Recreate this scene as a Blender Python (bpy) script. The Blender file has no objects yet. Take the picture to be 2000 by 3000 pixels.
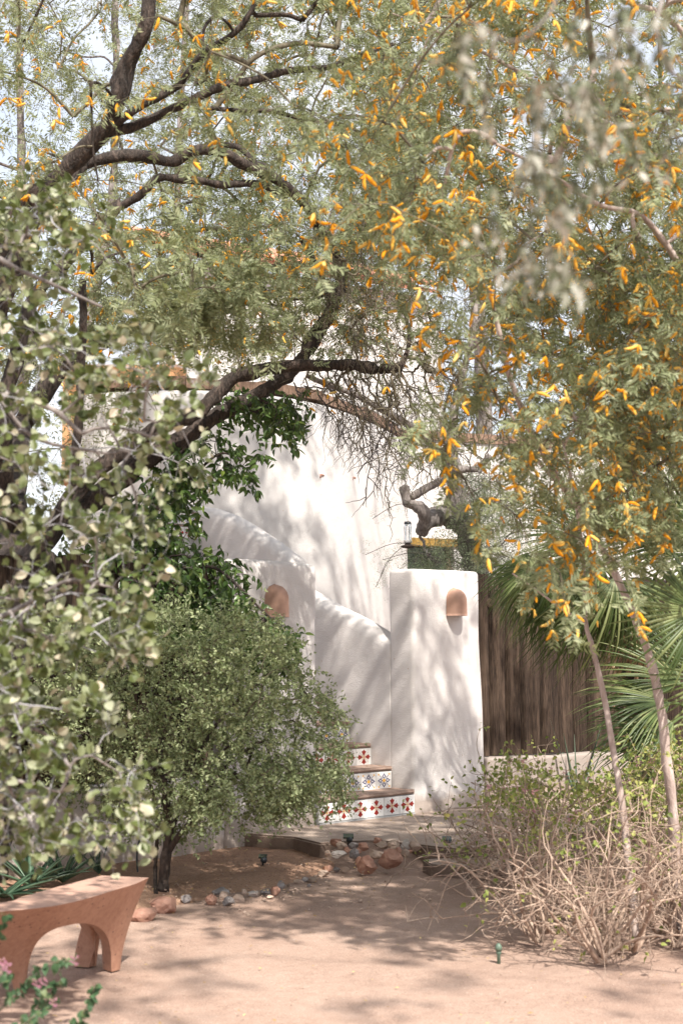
import bpy, bmesh, math, random
import numpy as np
from mathutils import Vector, Matrix
from mathutils import noise as mnoise

rng = np.random.default_rng(7)
random.seed(7)
R = math.radians
scene = bpy.context.scene
COL = scene.collection

# ------------------------------------------------------------------ camera, sky, sun, exposure
F = 4166.7                      # focal length in pixels of the 2000 x 3000 photograph
CAMZ = 1.38
TH = math.atan(400 / F)
cam_d = bpy.data.cameras.new('camera')
cam_d.sensor_fit = 'VERTICAL'
cam_d.sensor_height = 36
cam_d.lens = 50
cam_d.clip_end = 500
cam_d.dof.use_dof = True
cam_d.dof.focus_distance = 10.6
cam_d.dof.aperture_fstop = 3.4
cam = bpy.data.objects.new('camera', cam_d)
COL.objects.link(cam)
cam.location = (0, 0, CAMZ)
cam.rotation_euler = (R(90) + TH, 0, 0)
scene.camera = cam

SUN_TO = Vector((0.36, -0.93, 0)).normalized()
ELEV = R(51)
sun_vec = Vector((SUN_TO.x * math.cos(ELEV), SUN_TO.y * math.cos(ELEV), math.sin(ELEV)))
world = bpy.data.worlds.new("World")
scene.world = world
world.use_nodes = True
wn = world.node_tree
sky = wn.nodes.new('ShaderNodeTexSky')
sky.sky_type = 'NISHITA'
sky.sun_disc = False
sky.sun_elevation = ELEV
sky.sun_rotation = math.atan2(SUN_TO.x, SUN_TO.y)
sky.dust_density = 2.5
sky.air_density = 1.0
hsv = wn.nodes.new('ShaderNodeHueSaturation')
hsv.inputs['Saturation'].default_value = 0.8
wn.links.new(sky.outputs[0], hsv.inputs['Color'])
# thin bright cloud veil over the blue
tcw = wn.nodes.new('ShaderNodeTexCoord')
cn = wn.nodes.new('ShaderNodeTexNoise'); cn.inputs['Scale'].default_value = 3.5; cn.inputs['Detail'].default_value = 6
wn.links.new(tcw.outputs['Generated'], cn.inputs['Vector'])
cr_ = wn.nodes.new('ShaderNodeValToRGB'); cr_.color_ramp.elements[0].position = 0.36; cr_.color_ramp.elements[1].position = 0.62
cr_.color_ramp.elements[0].color = (0.5, 0.5, 0.5, 1); cr_.color_ramp.elements[1].color = (0.95, 0.95, 0.95, 1)
wn.links.new(cn.outputs['Fac'], cr_.inputs[0])
cm = wn.nodes.new('ShaderNodeMix'); cm.data_type = 'RGBA'
cm.inputs[7].default_value = (4.3, 4.4, 4.65, 1)
wn.links.new(cr_.outputs[0], cm.inputs[0]); wn.links.new(hsv.outputs[0], cm.inputs[6])
wn.links.new(cm.outputs[2], wn.nodes['Background'].inputs[0])
wn.nodes['Background'].inputs[1].default_value = 0.15
sd = bpy.data.lights.new('sun', 'SUN')
sd.energy = 4.8
sd.angle = R(0.8)
sd.color = (1.0, 0.94, 0.85)
so = bpy.data.objects.new('sun', sd)
COL.objects.link(so)
so.rotation_euler = sun_vec.to_track_quat('Z', 'Y').to_euler()
scene.view_settings.view_transform = 'Standard'
scene.view_settings.look = 'None'
scene.view_settings.gamma = 1
scene.view_settings.use_curve_mapping = False
scene.view_settings.exposure = 0.92

# ------------------------------------------------------------------ projection helpers
def ray(px, py):
    a, b = (px - 1000) / F, (1500 - py) / F
    return np.array([a, math.cos(TH) - b * math.sin(TH), math.sin(TH) + b * math.cos(TH)])
def P(px, py, D):
    d = ray(px, py)
    return np.array([0, 0, CAMZ]) + d * (D / d[1])
def G(px, py, z=0.0):
    d = ray(px, py)
    return np.array([0, 0, CAMZ]) + d * ((z - CAMZ) / d[2])
def toPx(p):
    p = np.atleast_2d(p)
    q = p - np.array([0, 0, CAMZ])
    w = q[:, 1] * math.cos(TH) + q[:, 2] * math.sin(TH)
    v = -q[:, 1] * math.sin(TH) + q[:, 2] * math.cos(TH)
    w = np.where(w < 0.1, 0.1, w)
    return 1000 + F * q[:, 0] / w, 1500 - F * v / w, w

# ------------------------------------------------------------------ object helpers
def empty(name, loc, label=None, cat=None, group=None):
    o = bpy.data.objects.new(name, None)
    COL.objects.link(o)
    o.location = tuple(loc)
    o.empty_display_size = 0.2
    if label: o['label'] = label
    if cat: o['category'] = cat
    if group: o['group'] = group
    return o
def tag(o, label=None, cat=None, group=None, kind=None):
    if label: o['label'] = label
    if cat: o['category'] = cat
    if group: o['group'] = group
    if kind: o['kind'] = kind
    return o
def link(name, me, parent=None, kind=None):
    o = bpy.data.objects.new(name, me)
    COL.objects.link(o)
    if parent is not None: o.parent = parent
    if kind: o['kind'] = kind
    return o

class MB:
    """collects verts/quads/tris (numpy) and links them as one mesh"""
    def __init__(s):
        s.v, s.q, s.t, s.n = [], [], [], 0
    def add(s, v, q=None, t=None):
        v = np.asarray(v, float)
        if q is not None and len(q): s.q.append(np.asarray(q, int) + s.n)
        if t is not None and len(t): s.t.append(np.asarray(t, int) + s.n)
        s.v.append(v); s.n += len(v)
    def mesh(s, name, mat, offset=(0, 0, 0), smooth=True):
        v = np.concatenate(s.v) - np.array(offset, float) if s.v else np.zeros((0, 3))
        q = np.concatenate(s.q) if s.q else np.zeros((0, 4), int)
        t = np.concatenate(s.t) if s.t else np.zeros((0, 3), int)
        me = bpy.data.meshes.new(name)
        me.vertices.add(len(v)); me.vertices.foreach_set('co', v.astype(np.float32).ravel())
        me.loops.add(q.size + t.size)
        me.loops.foreach_set('vertex_index', np.concatenate([q.ravel(), t.ravel()]).astype(np.int32))
        me.polygons.add(len(q) + len(t))
        ls = np.concatenate([np.arange(len(q)) * 4, q.size + np.arange(len(t)) * 3])
        me.polygons.foreach_set('loop_start', ls.astype(np.int32))
        me.polygons.foreach_set('use_smooth', np.full(len(q) + len(t), smooth, bool))
        me.update(calc_edges=True)
        if mat: me.materials.append(mat)
        return me
    def build(s, name, mat, parent=None, smooth=True, kind=None):
        off = tuple(parent.location) if parent is not None else (0, 0, 0)
        return link(name, s.mesh(name, mat, off, smooth), parent, kind)
    def tube(s, pts, rad, n=6, cap=True):
        pts = np.asarray(pts, float); k = len(pts)
        rad = np.broadcast_to(np.asarray(rad, float), (k,))
        t = np.gradient(pts, axis=0)
        t /= np.linalg.norm(t, axis=1)[:, None] + 1e-9
        ref = np.array([0.0, 0, 1]) if abs(t[0, 2]) < 0.8 else np.array([1.0, 0, 0])
        a = np.cross(t, ref); a /= np.linalg.norm(a, axis=1)[:, None] + 1e-9
        b = np.cross(t, a)
        ang = np.arange(n) * 2 * math.pi / n
        ring = (a[:, None, :] * np.cos(ang)[None, :, None] + b[:, None, :] * np.sin(ang)[None, :, None]) * rad[:, None, None] + pts[:, None, :]
        i = np.arange(k - 1)[:, None] * n; j = np.arange(n)[None, :]; j2 = (j + 1) % n
        q = np.stack([i + j, i + j2, i + n + j2, i + n + j], -1).reshape(-1, 4)
        v = ring.reshape(-1, 3); tr = None
        if cap:
            v = np.vstack([v, pts[-1:] + t[-1:] * rad[-1] * 0.5, pts[:1]])
            m = (k - 1) * n
            tr = [[m + jj, m + (jj + 1) % n, k * n] for jj in range(n)] + [[(jj + 1) % n, jj, k * n + 1] for jj in range(n)]
        s.add(v, q, tr)
    def box(s, c, sx, sy, sz, ax=(1, 0, 0), ay=(0, 1, 0), az=(0, 0, 1)):
        c, ax, ay, az = [np.asarray(k, float) for k in (c, ax, ay, az)]
        v = [c + ax * i * sx / 2 + ay * j * sy / 2 + az * k * sz / 2 for i in (-1, 1) for j in (-1, 1) for k in (-1, 1)]
        s.add(v, [[0, 1, 3, 2], [4, 6, 7, 5], [0, 4, 5, 1], [2, 3, 7, 6], [0, 2, 6, 4], [1, 5, 7, 3]])

def bm_obj(name, bm, mat, parent=None, smooth=False, kind=None, loc=None):
    me = bpy.data.meshes.new(name)
    off = parent.location if parent is not None else None
    if off is not None:
        for v in bm.verts: v.co -= off
    bmesh.ops.recalc_face_normals(bm, faces=bm.faces)
    bm.to_mesh(me); bm.free()
    for m in (mat if isinstance(mat, (list, tuple)) else [mat]): me.materials.append(m)
    if smooth:
        for p in me.polygons: p.use_smooth = True
    return link(name, me, parent, kind)

def noise3(v, s=1.0):
    return mnoise.noise(Vector((v[0] * s, v[1] * s, v[2] * s)))

# ------------------------------------------------------------------ materials
def new_mat(name):
    m = bpy.data.materials.new(name); m.use_nodes = True
    nt = m.node_tree
    return m, nt, nt.nodes['Principled BSDF']
def N(nt, t, **kw):
    n = nt.nodes.new(t)
    for k, v in kw.items():
        if k in n.inputs.keys(): n.inputs[k].default_value = v
        else: setattr(n, k, v)
    return n
def ramp(nt, fac, stops):
    r = nt.nodes.new('ShaderNodeValToRGB')
    e = r.color_ramp.elements
    while len(e) < len(stops): e.new(0.5)
    for i, (p, c) in enumerate(stops):
        e[i].position = p; e[i].color = (*c, 1)
    nt.links.new(fac, r.inputs[0])
    return r.outputs[0]
def coords(nt, obj=False, scale=(1, 1, 1)):
    if obj: src = nt.nodes.new('ShaderNodeTexCoord').outputs['Object']
    else: src = nt.nodes.new('ShaderNodeNewGeometry').outputs['Position']
    mp = nt.nodes.new('ShaderNodeMapping'); mp.inputs['Scale'].default_value = scale
    nt.links.new(src, mp.inputs[0])
    return mp.outputs[0]
def nz(nt, co, scale, detail=4, rough=0.55, dist=0.0):
    n = nt.nodes.new('ShaderNodeTexNoise')
    n.inputs['Scale'].default_value = scale; n.inputs['Detail'].default_value = detail
    n.inputs['Roughness'].default_value = rough; n.inputs['Distortion'].default_value = dist
    nt.links.new(co, n.inputs['Vector'])
    return n.outputs['Fac']
def mixc(nt, fac, a, b, mode='MIX'):
    m = nt.nodes.new('ShaderNodeMix'); m.data_type = 'RGBA'; m.blend_type = mode
    for inp, v in ((m.inputs[0], fac), (m.inputs[6], a), (m.inputs[7], b)):
        if isinstance(v, bpy.types.NodeSocket): nt.links.new(v, inp)
        elif isinstance(v, (int, float)): inp.default_value = v
        else: inp.default_value = (*v, 1)
    return m.outputs[2]
def math_(nt, op, a, b=0.0, clamp=False):
    m = nt.nodes.new('ShaderNodeMath'); m.operation = op; m.use_clamp = clamp
    for inp, v in ((m.inputs[0], a), (m.inputs[1], b)):
        if isinstance(v, bpy.types.NodeSocket): nt.links.new(v, inp)
        else: inp.default_value = v
    return m.outputs[0]
def bump(nt, bsdf, h, strength=0.4, dist=0.01):
    b = nt.nodes.new('ShaderNodeBump'); b.inputs['Strength'].default_value = strength; b.inputs['Distance'].default_value = dist
    nt.links.new(h, b.inputs['Height']); nt.links.new(b.outputs[0], bsdf.inputs['Normal'])

def leaf_mat(name, stops, trans=0.3, rough=0.5, spec=0.3, big=0.35, tint=(1.0, 1.0, 0.7)):
    m, nt, b = new_mat(name)
    oi = nt.nodes.new('ShaderNodeObjectInfo'); ge = nt.nodes.new('ShaderNodeNewGeometry')
    f = math_(nt, 'FRACT', math_(nt, 'ADD', oi.outputs['Random'], ge.outputs['Random Per Island']))
    co = coords(nt)
    n = nz(nt, co, 2.2, 2)
    f2 = math_(nt, 'ADD', math_(nt, 'MULTIPLY', f, 1 - big), math_(nt, 'MULTIPLY', n, big), True)
    c = ramp(nt, f2, stops)
    nt.links.new(c, b.inputs['Base Color'])
    b.inputs['Roughness'].default_value = rough; b.inputs['Specular IOR Level'].default_value = spec
    tr = nt.nodes.new('ShaderNodeBsdfTranslucent')
    nt.links.new(mixc(nt, 1.0, c, tint, 'MULTIPLY'), tr.inputs[0])
    mx = nt.nodes.new('ShaderNodeMixShader'); mx.inputs[0].default_value = trans
    nt.links.new(b.outputs[0], mx.inputs[1]); nt.links.new(tr.outputs[0], mx.inputs[2])
    nt.links.new(mx.outputs[0], nt.nodes['Material Output'].inputs[0])
    return m
def bark_mat(name, a, b_, c, scale=18, bstr=0.7, zs=0.3):
    m, nt, b = new_mat(name)
    co = coords(nt, False, (1, 1, zs))
    n1 = nz(nt, co, scale, 6, 0.65, 0.6); n2 = nz(nt, co, scale * 4, 3)
    col = ramp(nt, n1, [(0.38, a), (0.52, b_), (0.66, c)])
    nt.links.new(mixc(nt, 0.35, col, ramp(nt, n2, [(0.3, a), (0.7, c)])), b.inputs['Base Color'])
    b.inputs['Roughness'].default_value = 0.9
    bump(nt, b, math_(nt, 'ADD', n1, math_(nt, 'MULTIPLY', n2, 0.4)), bstr, 0.03)
    return m
def plain(name, col, rough=0.6, spec=0.4, var=0.15, scale=20, bstr=0.15):
    m, nt, b = new_mat(name)
    co = coords(nt, True)
    n = nz(nt, co, scale, 5)
    lo = tuple(k * (1 - var) for k in col); hi = tuple(min(1, k * (1 + var)) for k in col)
    nt.links.new(ramp(nt, n, [(0.3, lo), (0.7, hi)]), b.inputs['Base Color'])
    b.inputs['Roughness'].default_value = rough; b.inputs['Specular IOR Level'].default_value = spec
    if bstr: bump(nt, b, n, bstr, 0.004)
    return m

def stucco_mat(name, col, dirt=(0.36, 0.27, 0.21), low=None):
    m, nt, b = new_mat(name)
    co = coords(nt)
    big = nz(nt, co, 1.3, 4); mid = nz(nt, co, 9, 4); fine = nz(nt, co, 140, 3, 0.6)
    c1 = ramp(nt, big, [(0.3, tuple(k * 0.94 for k in col)), (0.7, col)])
    c1 = mixc(nt, math_(nt, 'MULTIPLY', mid, 0.10), c1, tuple(k * 0.8 for k in col))
    # small rust brown specks and splash stains near the foot
    vo = nt.nodes.new('ShaderNodeTexVoronoi'); vo.inputs['Scale'].default_value = 7.0
    nt.links.new(co, vo.inputs['Vector'])
    sp = ramp(nt, math_(nt, 'ADD', vo.outputs['Distance'], math_(nt, 'MULTIPLY', nz(nt, co, 90, 2), 0.06)), [(0.05, (1, 1, 1)), (0.085, (0, 0, 0))])
    c1 = mixc(nt, math_(nt, 'MULTIPLY', sp, 0.55), c1, (0.42, 0.24, 0.14))
    if low is not None:
        sx = nt.nodes.new('ShaderNodeSeparateXYZ'); nt.links.new(co, sx.inputs[0])
        h = math_(nt, 'SUBTRACT', sx.outputs[2], low)
        h = math_(nt, 'ADD', h, math_(nt, 'MULTIPLY', nz(nt, co, 12, 4), -0.16))
        d = ramp(nt, math_(nt, 'MULTIPLY', h, 5.0), [(0.0, (1, 1, 1)), (0.35, (0, 0, 0))])
        c1 = mixc(nt, math_(nt, 'MULTIPLY', d, 0.65), c1, dirt)
    nt.links.new(c1, b.inputs['Base Color'])
    b.inputs['Roughness'].default_value = 0.9; b.inputs['Specular IOR Level'].default_value = 0.2
    bump(nt, b, math_(nt, 'ADD', math_(nt, 'MULTIPLY', fine, 1.3), math_(nt, 'MULTIPLY', mid, 2.0)), 0.55, 0.010)
    return m

def soil_mat(name, a, b_, c, peb=(0.50, 0.42, 0.36), litter=0.0, side=False):
    m, nt, b = new_mat(name)
    co = coords(nt)
    n1 = nz(nt, co, 1.1, 5, 0.6); n2 = nz(nt, co, 14, 5, 0.7); n3 = nz(nt, co, 160, 3, 0.7)
    col = ramp(nt, math_(nt, 'ADD', math_(nt, 'MULTIPLY', n1, 0.6), math_(nt, 'MULTIPLY', n2, 0.4)), [(0.42, a), (0.5, b_), (0.59, c)])
    col = mixc(nt, 0.5, col, ramp(nt, n3, [(0.38, tuple(k * 0.42 for k in b_)), (0.60, tuple(min(1, k * 1.25) for k in b_))]))
    vo = nt.nodes.new('ShaderNodeTexVoronoi'); vo.inputs['Scale'].default_value = 55
    nt.links.new(co, vo.inputs['Vector'])
    pm = ramp(nt, vo.outputs['Distance'], [(0.14, (1, 1, 1)), (0.22, (0, 0, 0))])
    gate = ramp(nt, nz(nt, co, 25, 2), [(0.55, (0, 0, 0)), (0.62, (1, 1, 1))])
    col = mixc(nt, mixc(nt, 1.0, pm, gate, 'MULTIPLY'), col, peb)
    if litter:
        v2 = nt.nodes.new('ShaderNodeTexVoronoi'); v2.inputs['Scale'].default_value = 38
        nt.links.new(co, v2.inputs['Vector'])
        g2 = ramp(nt, v2.outputs['Distance'], [(0.18, (1, 1, 1)), (0.24, (0, 0, 0))])
        col = mixc(nt, math_(nt, 'MULTIPLY', g2, litter), col, (0.09, 0.055, 0.035))
    nt.links.new(col, b.inputs['Base Color'])
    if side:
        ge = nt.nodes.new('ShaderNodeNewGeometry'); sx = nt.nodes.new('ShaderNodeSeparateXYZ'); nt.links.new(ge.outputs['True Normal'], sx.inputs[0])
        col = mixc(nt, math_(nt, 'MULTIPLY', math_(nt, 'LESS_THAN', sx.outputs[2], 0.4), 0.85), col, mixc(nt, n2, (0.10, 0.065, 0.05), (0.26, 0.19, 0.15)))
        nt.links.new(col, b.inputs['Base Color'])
    b.inputs['Roughness'].default_value = 0.95; b.inputs['Specular IOR Level'].default_value = 0.15
    bump(nt, b, math_(nt, 'ADD', math_(nt, 'MULTIPLY', n2, 1.0), math_(nt, 'MULTIPLY', n3, 0.35)), 0.6, 0.02)
    return m

def wood_mat(name, lo, mid, hi, scale=1.0):
    m, nt, b = new_mat(name)
    oi = nt.nodes.new('ShaderNodeObjectInfo')
    tc = nt.nodes.new('ShaderNodeTexCoord')
    cb = nt.nodes.new('ShaderNodeCombineXYZ')
    nt.links.new(math_(nt, 'MULTIPLY', oi.outputs['Random'], 37.0), cb.inputs[0])
    va = nt.nodes.new('ShaderNodeVectorMath'); va.operation = 'ADD'
    nt.links.new(tc.outputs['Object'], va.inputs[0]); nt.links.new(cb.outputs[0], va.inputs[1])
    mp = nt.nodes.new('ShaderNodeMapping'); mp.inputs['Scale'].default_value = (1, 1, 0.06)
    nt.links.new(va.outputs[0], mp.inputs[0])
    n1 = nz(nt, mp.outputs[0], 20 * scale, 6, 0.72, 0.8); n2 = nz(nt, mp.outputs[0], 160 * scale, 3, 0.6)
    mp2 = nt.nodes.new('ShaderNodeMapping'); mp2.inputs['Scale'].default_value = (1.3, 1.3, 0.22)
    nt.links.new(va.outputs[0], mp2.inputs[0])
    n3 = nz(nt, mp2.outputs[0], 5, 4)
    f = math_(nt, 'ADD', math_(nt, 'MULTIPLY', n1, 0.5), math_(nt, 'ADD', math_(nt, 'MULTIPLY', n3, 0.38), math_(nt, 'MULTIPLY', oi.outputs['Random'], 0.12)))
    col = ramp(nt, f, [(0.40, lo), (0.5, mid), (0.60, hi)])
    col = mixc(nt, 0.4, col, ramp(nt, n2, [(0.35, lo), (0.65, hi)]), 'MIX')
    nt.links.new(col, b.inputs['Base Color'])
    b.inputs['Roughness'].default_value = 0.85; b.inputs['Specular IOR Level'].default_value = 0.2
    bump(nt, b, math_(nt, 'ADD', n1, math_(nt, 'MULTIPLY', n2, 0.5)), 1.0, 0.03)
    return m

M = {}
M['stucco'] = stucco_mat('white_stucco', (0.67, 0.63, 0.61), low=0.12)
M['stucco_low'] = stucco_mat('low_wall_stucco', (0.66, 0.60, 0.57), low=0.02)
M['stucco_ledge_shaded'] = stucco_mat('shaded_ledge_stucco', (0.33, 0.28, 0.25), low=0.14)  # soiled stucco of the right low wall, its shade darkened into the colour
M['stucco_b'] = stucco_mat('building_stucco', (0.63, 0.605, 0.59))
M['adobe'] = stucco_mat('ochre_plaster', (0.62, 0.33, 0.17))
M['sand'] = soil_mat('pinkish_sand', (0.31, 0.21, 0.165), (0.375, 0.265, 0.212), (0.435, 0.32, 0.262))
M['soil'] = soil_mat('brown_soil', (0.28, 0.165, 0.115), (0.36, 0.225, 0.155), (0.44, 0.285, 0.20), litter=0.5)
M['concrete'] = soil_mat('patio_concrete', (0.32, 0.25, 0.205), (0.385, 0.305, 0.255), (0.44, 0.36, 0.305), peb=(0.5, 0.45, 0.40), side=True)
M['brick'] = plain('brick_nosing', (0.30, 0.215, 0.175), 0.8, 0.2, 0.25, 30)
M['grout'] = plain('grey_grout', (0.42, 0.42, 0.42), 0.9, 0.2)
M['glaze'] = plain('white_glaze', (0.72, 0.71, 0.70), 0.18, 0.5, 0.05, 30, 0.02)
M['red'] = plain('red_glaze', (0.27, 0.028, 0.022), 0.2, 0.5, 0.2, 60, 0)
M['blue'] = plain('blue_glaze', (0.025, 0.03, 0.14), 0.2, 0.5, 0.2, 60, 0)
M['yellow'] = plain('yellow_glaze', (0.68, 0.38, 0.08), 0.2, 0.5, 0.2, 60, 0)
M['black'] = plain('black_glaze', (0.02, 0.02, 0.02), 0.2, 0.5, 0.1, 60, 0)
M['terracotta'] = plain('terracotta', (0.43, 0.265, 0.20), 0.8, 0.2, 0.16, 9, 0.2)
M['wood'] = wood_mat('weathered_fence_wood', (0.010, 0.006, 0.005), (0.032, 0.021, 0.015), (0.13, 0.088, 0.063))
M['beam'] = wood_mat('brown_timber', (0.12, 0.075, 0.05), (0.26, 0.165, 0.12), (0.38, 0.26, 0.19))
M['lintel'] = wood_mat('ochre_timber', (0.22, 0.13, 0.03), (0.36, 0.22, 0.06), (0.42, 0.27, 0.09))
M['bark_dark'] = bark_mat('dark_rough_bark', (0.007, 0.005, 0.004), (0.028, 0.020, 0.016), (0.13, 0.095, 0.078), 22, 1.0)
M['bark_grey'] = bark_mat('grey_bark', (0.07, 0.055, 0.05), (0.21, 0.18, 0.165), (0.40, 0.36, 0.34), 16, 0.6)
M['bark_pale'] = bark_mat('pale_bark', (0.25, 0.18, 0.155), (0.44, 0.35, 0.31), (0.57, 0.48, 0.44), 14, 0.4)
M['bark_slim'] = bark_mat('dark_slim_bark', (0.015, 0.010, 0.008), (0.040, 0.027, 0.021), (0.09, 0.065, 0.05), 20, 0.6)
M['twig_dark'] = bark_mat('dark_twig', (0.035, 0.028, 0.028), (0.07, 0.056, 0.055), (0.13, 0.11, 0.105), 20, 0.2)
M['twig_olive'] = bark_mat('olive_twig', (0.06, 0.05, 0.03), (0.13, 0.11, 0.07), (0.22, 0.19, 0.14), 20, 0.2)
M['twig_pale'] = bark_mat('pale_twig', (0.20, 0.13, 0.10), (0.40, 0.29, 0.22), (0.56, 0.44, 0.35), 20, 0.2)
M['twig_silver'] = bark_mat('silver_twig', (0.26, 0.25, 0.26), (0.40, 0.39, 0.41), (0.52, 0.51, 0.53), 20, 0.2)
M['feather'] = leaf_mat('feathery_leaf', [(0.0, (0.11, 0.135, 0.06)), (0.35, (0.21, 0.24, 0.125)), (0.7, (0.31, 0.34, 0.21)), (1.0, (0.44, 0.43, 0.23))], 0.4)
M['feather_far'] = leaf_mat('far_feathery_leaf', [(0.0, (0.12, 0.14, 0.07)), (0.5, (0.21, 0.23, 0.12)), (1.0, (0.36, 0.34, 0.20))], 0.35)
M['catkin'] = leaf_mat('orange_catkin', [(0.0, (0.72, 0.30, 0.015)), (0.35, (0.84, 0.44, 0.04)), (0.65, (0.88, 0.58, 0.12)), (1.0, (0.78, 0.68, 0.30))], 0.35, 0.9, 0.1, 0.2, (1, 0.9, 0.6))
M['round'] = leaf_mat('round_grey_green_leaf', [(0.0, (0.055, 0.075, 0.02)), (0.35, (0.11, 0.135, 0.04)), (0.62, (0.20, 0.225, 0.11)), (0.84, (0.37, 0.385, 0.27)), (0.97, (0.50, 0.42, 0.32)), (0.985, (0.60, 0.26, 0.04)), (1.0, (0.60, 0.26, 0.04))], 0.28, 0.45, 0.4, 0.1)
M['olive'] = leaf_mat('long_grey_leaf', [(0.0, (0.05, 0.055, 0.03)), (0.4, (0.13, 0.15, 0.08)), (0.7, (0.36, 0.35, 0.29)), (0.92, (0.55, 0.52, 0.46)), (1.0, (0.35, 0.16, 0.05))], 0.25, 0.45, 0.4, 0.1)
M['citrus'] = leaf_mat('glossy_green_leaf', [(0.0, (0.035, 0.07, 0.015)), (0.5, (0.07, 0.13, 0.03)), (0.85, (0.13, 0.20, 0.055)), (1.0, (0.26, 0.33, 0.05))], 0.25, 0.32, 0.5, 0.15)
M['small'] = leaf_mat('small_shrub_leaf', [(0.0, (0.10, 0.13, 0.05)), (0.4, (0.24, 0.29, 0.14)), (0.75, (0.40, 0.45, 0.26)), (1.0, (0.46, 0.48, 0.27))], 0.35, 0.5, 0.3, 0.25)
M['tiny'] = leaf_mat('tiny_desert_leaf', [(0.0, (0.10, 0.13, 0.07)), (0.5, (0.18, 0.22, 0.13)), (1.0, (0.30, 0.34, 0.22))], 0.3)
M['palm'] = leaf_mat('palm_blade', [(0.0, (0.035, 0.06, 0.015)), (0.5, (0.085, 0.125, 0.035)), (0.85, (0.20, 0.235, 0.09)), (1.0, (0.36, 0.36, 0.18))], 0.3, 0.4, 0.45, 0.15)
M['palm_dry'] = leaf_mat('dry_palm_blade', [(0.0, (0.24, 0.14, 0.08)), (1.0, (0.48, 0.34, 0.22))], 0.3)
M['lantana'] = leaf_mat('lantana_leaf', [(0.0, (0.10, 0.15, 0.03)), (0.5, (0.25, 0.30, 0.08)), (0.85, (0.48, 0.46, 0.16)), (1.0, (0.58, 0.44, 0.22))], 0.35)
M['lantana_dk'] = leaf_mat('dark_lantana_leaf', [(0.0, (0.03, 0.07, 0.03)), (0.6, (0.07, 0.13, 0.06)), (1.0, (0.20, 0.22, 0.10))], 0.25)
M['pink'] = leaf_mat('pink_petal', [(0.0, (0.60, 0.22, 0.38)), (0.7, (0.72, 0.42, 0.55)), (1.0, (0.80, 0.60, 0.25))], 0.3)
M['aloe'] = leaf_mat('aloe_leaf', [(0.0, (0.03, 0.07, 0.04)), (1.0, (0.09, 0.15, 0.09))], 0.05, 0.4, 0.5)
M['agave'] = leaf_mat('grey_blade_leaf', [(0.0, (0.05, 0.09, 0.06)), (1.0, (0.15, 0.20, 0.14))], 0.1, 0.4, 0.5)
M['litter'] = leaf_mat('fallen_leaf', [(0.0, (0.20, 0.12, 0.05)), (0.5, (0.42, 0.28, 0.10)), (1.0, (0.60, 0.50, 0.28))], 0.1, 0.8, 0.2)
M['rooftile'] = plain('clay_roof_tile', (0.50, 0.24, 0.16), 0.8, 0.2, 0.25, 3)
M['metal_black'] = plain('black_plastic', (0.02, 0.025, 0.03), 0.4, 0.5, 0.1)
M['brass_green'] = plain('weathered_green_metal', (0.10, 0.15, 0.11), 0.5, 0.5, 0.3, 40)
def stone_mat(name, a, b_):
    m, nt, b = new_mat(name)
    co = coords(nt, True); oi = nt.nodes.new('ShaderNodeObjectInfo')
    n = nz(nt, co, 14, 6, 0.65)
    c = ramp(nt, n, [(0.3, a), (0.7, b_)])
    hs = nt.nodes.new('ShaderNodeHueSaturation')
    nt.links.new(math_(nt, 'ADD', math_(nt, 'MULTIPLY', oi.outputs['Random'], 0.5), 0.75), hs.inputs['Value'])
    nt.links.new(c, hs.inputs['Color']); nt.links.new(hs.outputs[0], b.inputs['Base Color'])
    b.inputs['Roughness'].default_value = 0.85
    bump(nt, b, n, 0.5, 0.02)
    return m
M['st_red'] = stone_mat('red_brown_stone', (0.26, 0.12, 0.08), (0.46, 0.27, 0.20))
M['st_tan'] = stone_mat('tan_stone', (0.34, 0.24, 0.18), (0.55, 0.42, 0.34))
M['st_grey'] = stone_mat('blue_grey_stone', (0.15, 0.13, 0.125), (0.30, 0.27, 0.26))
M['st_white'] = stone_mat('pale_stone', (0.36, 0.32, 0.29), (0.54, 0.48, 0.44))
m, nt, b = new_mat('window_glass'); b.inputs['Base Color'].default_value = (0.02, 0.03, 0.02, 1); b.inputs['Roughness'].default_value = 0.06
nt.links.new(ramp(nt, nz(nt, coords(nt), 6, 4), [(0.3, (0.012, 0.02, 0.012)), (0.7, (0.05, 0.07, 0.04))]), b.inputs['Base Color'])  # reflection of trees put into the pane colour as dark green mottling
M['pane'] = m
m, nt, b = new_mat('clear_glass'); b.inputs['Base Color'].default_value = (0.93, 0.95, 0.97, 1); b.inputs['Roughness'].default_value = 0.05
b.inputs['Transmission Weight'].default_value = 0.85
M['glass'] = m

# ------------------------------------------------------------------ plan of the place
PZ = 0.12                                    # patio level
C0 = G(1212, 2384, PZ)[:2]                   # front right corner of the first riser
ang = R(46)
Wd = np.array([math.sin(ang), math.cos(ang)])       # along the front wall, to the right and away
Nd = np.array([Wd[1], -Wd[0]])                      # outward, towards the path
Bd = -Nd                                            # into the stair
def v3(p, z): return np.array([p[0], p[1], z])
def along(px, base, d):
    """point on the plan line base + s*d that is seen at column px"""
    k = (px - 1000) / F
    # x = k*(y*cosTH+...) approx: use y only
    s = (k * base[1] - base[0]) / (d[0] - k * d[1])
    return base + d * s, s

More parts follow.
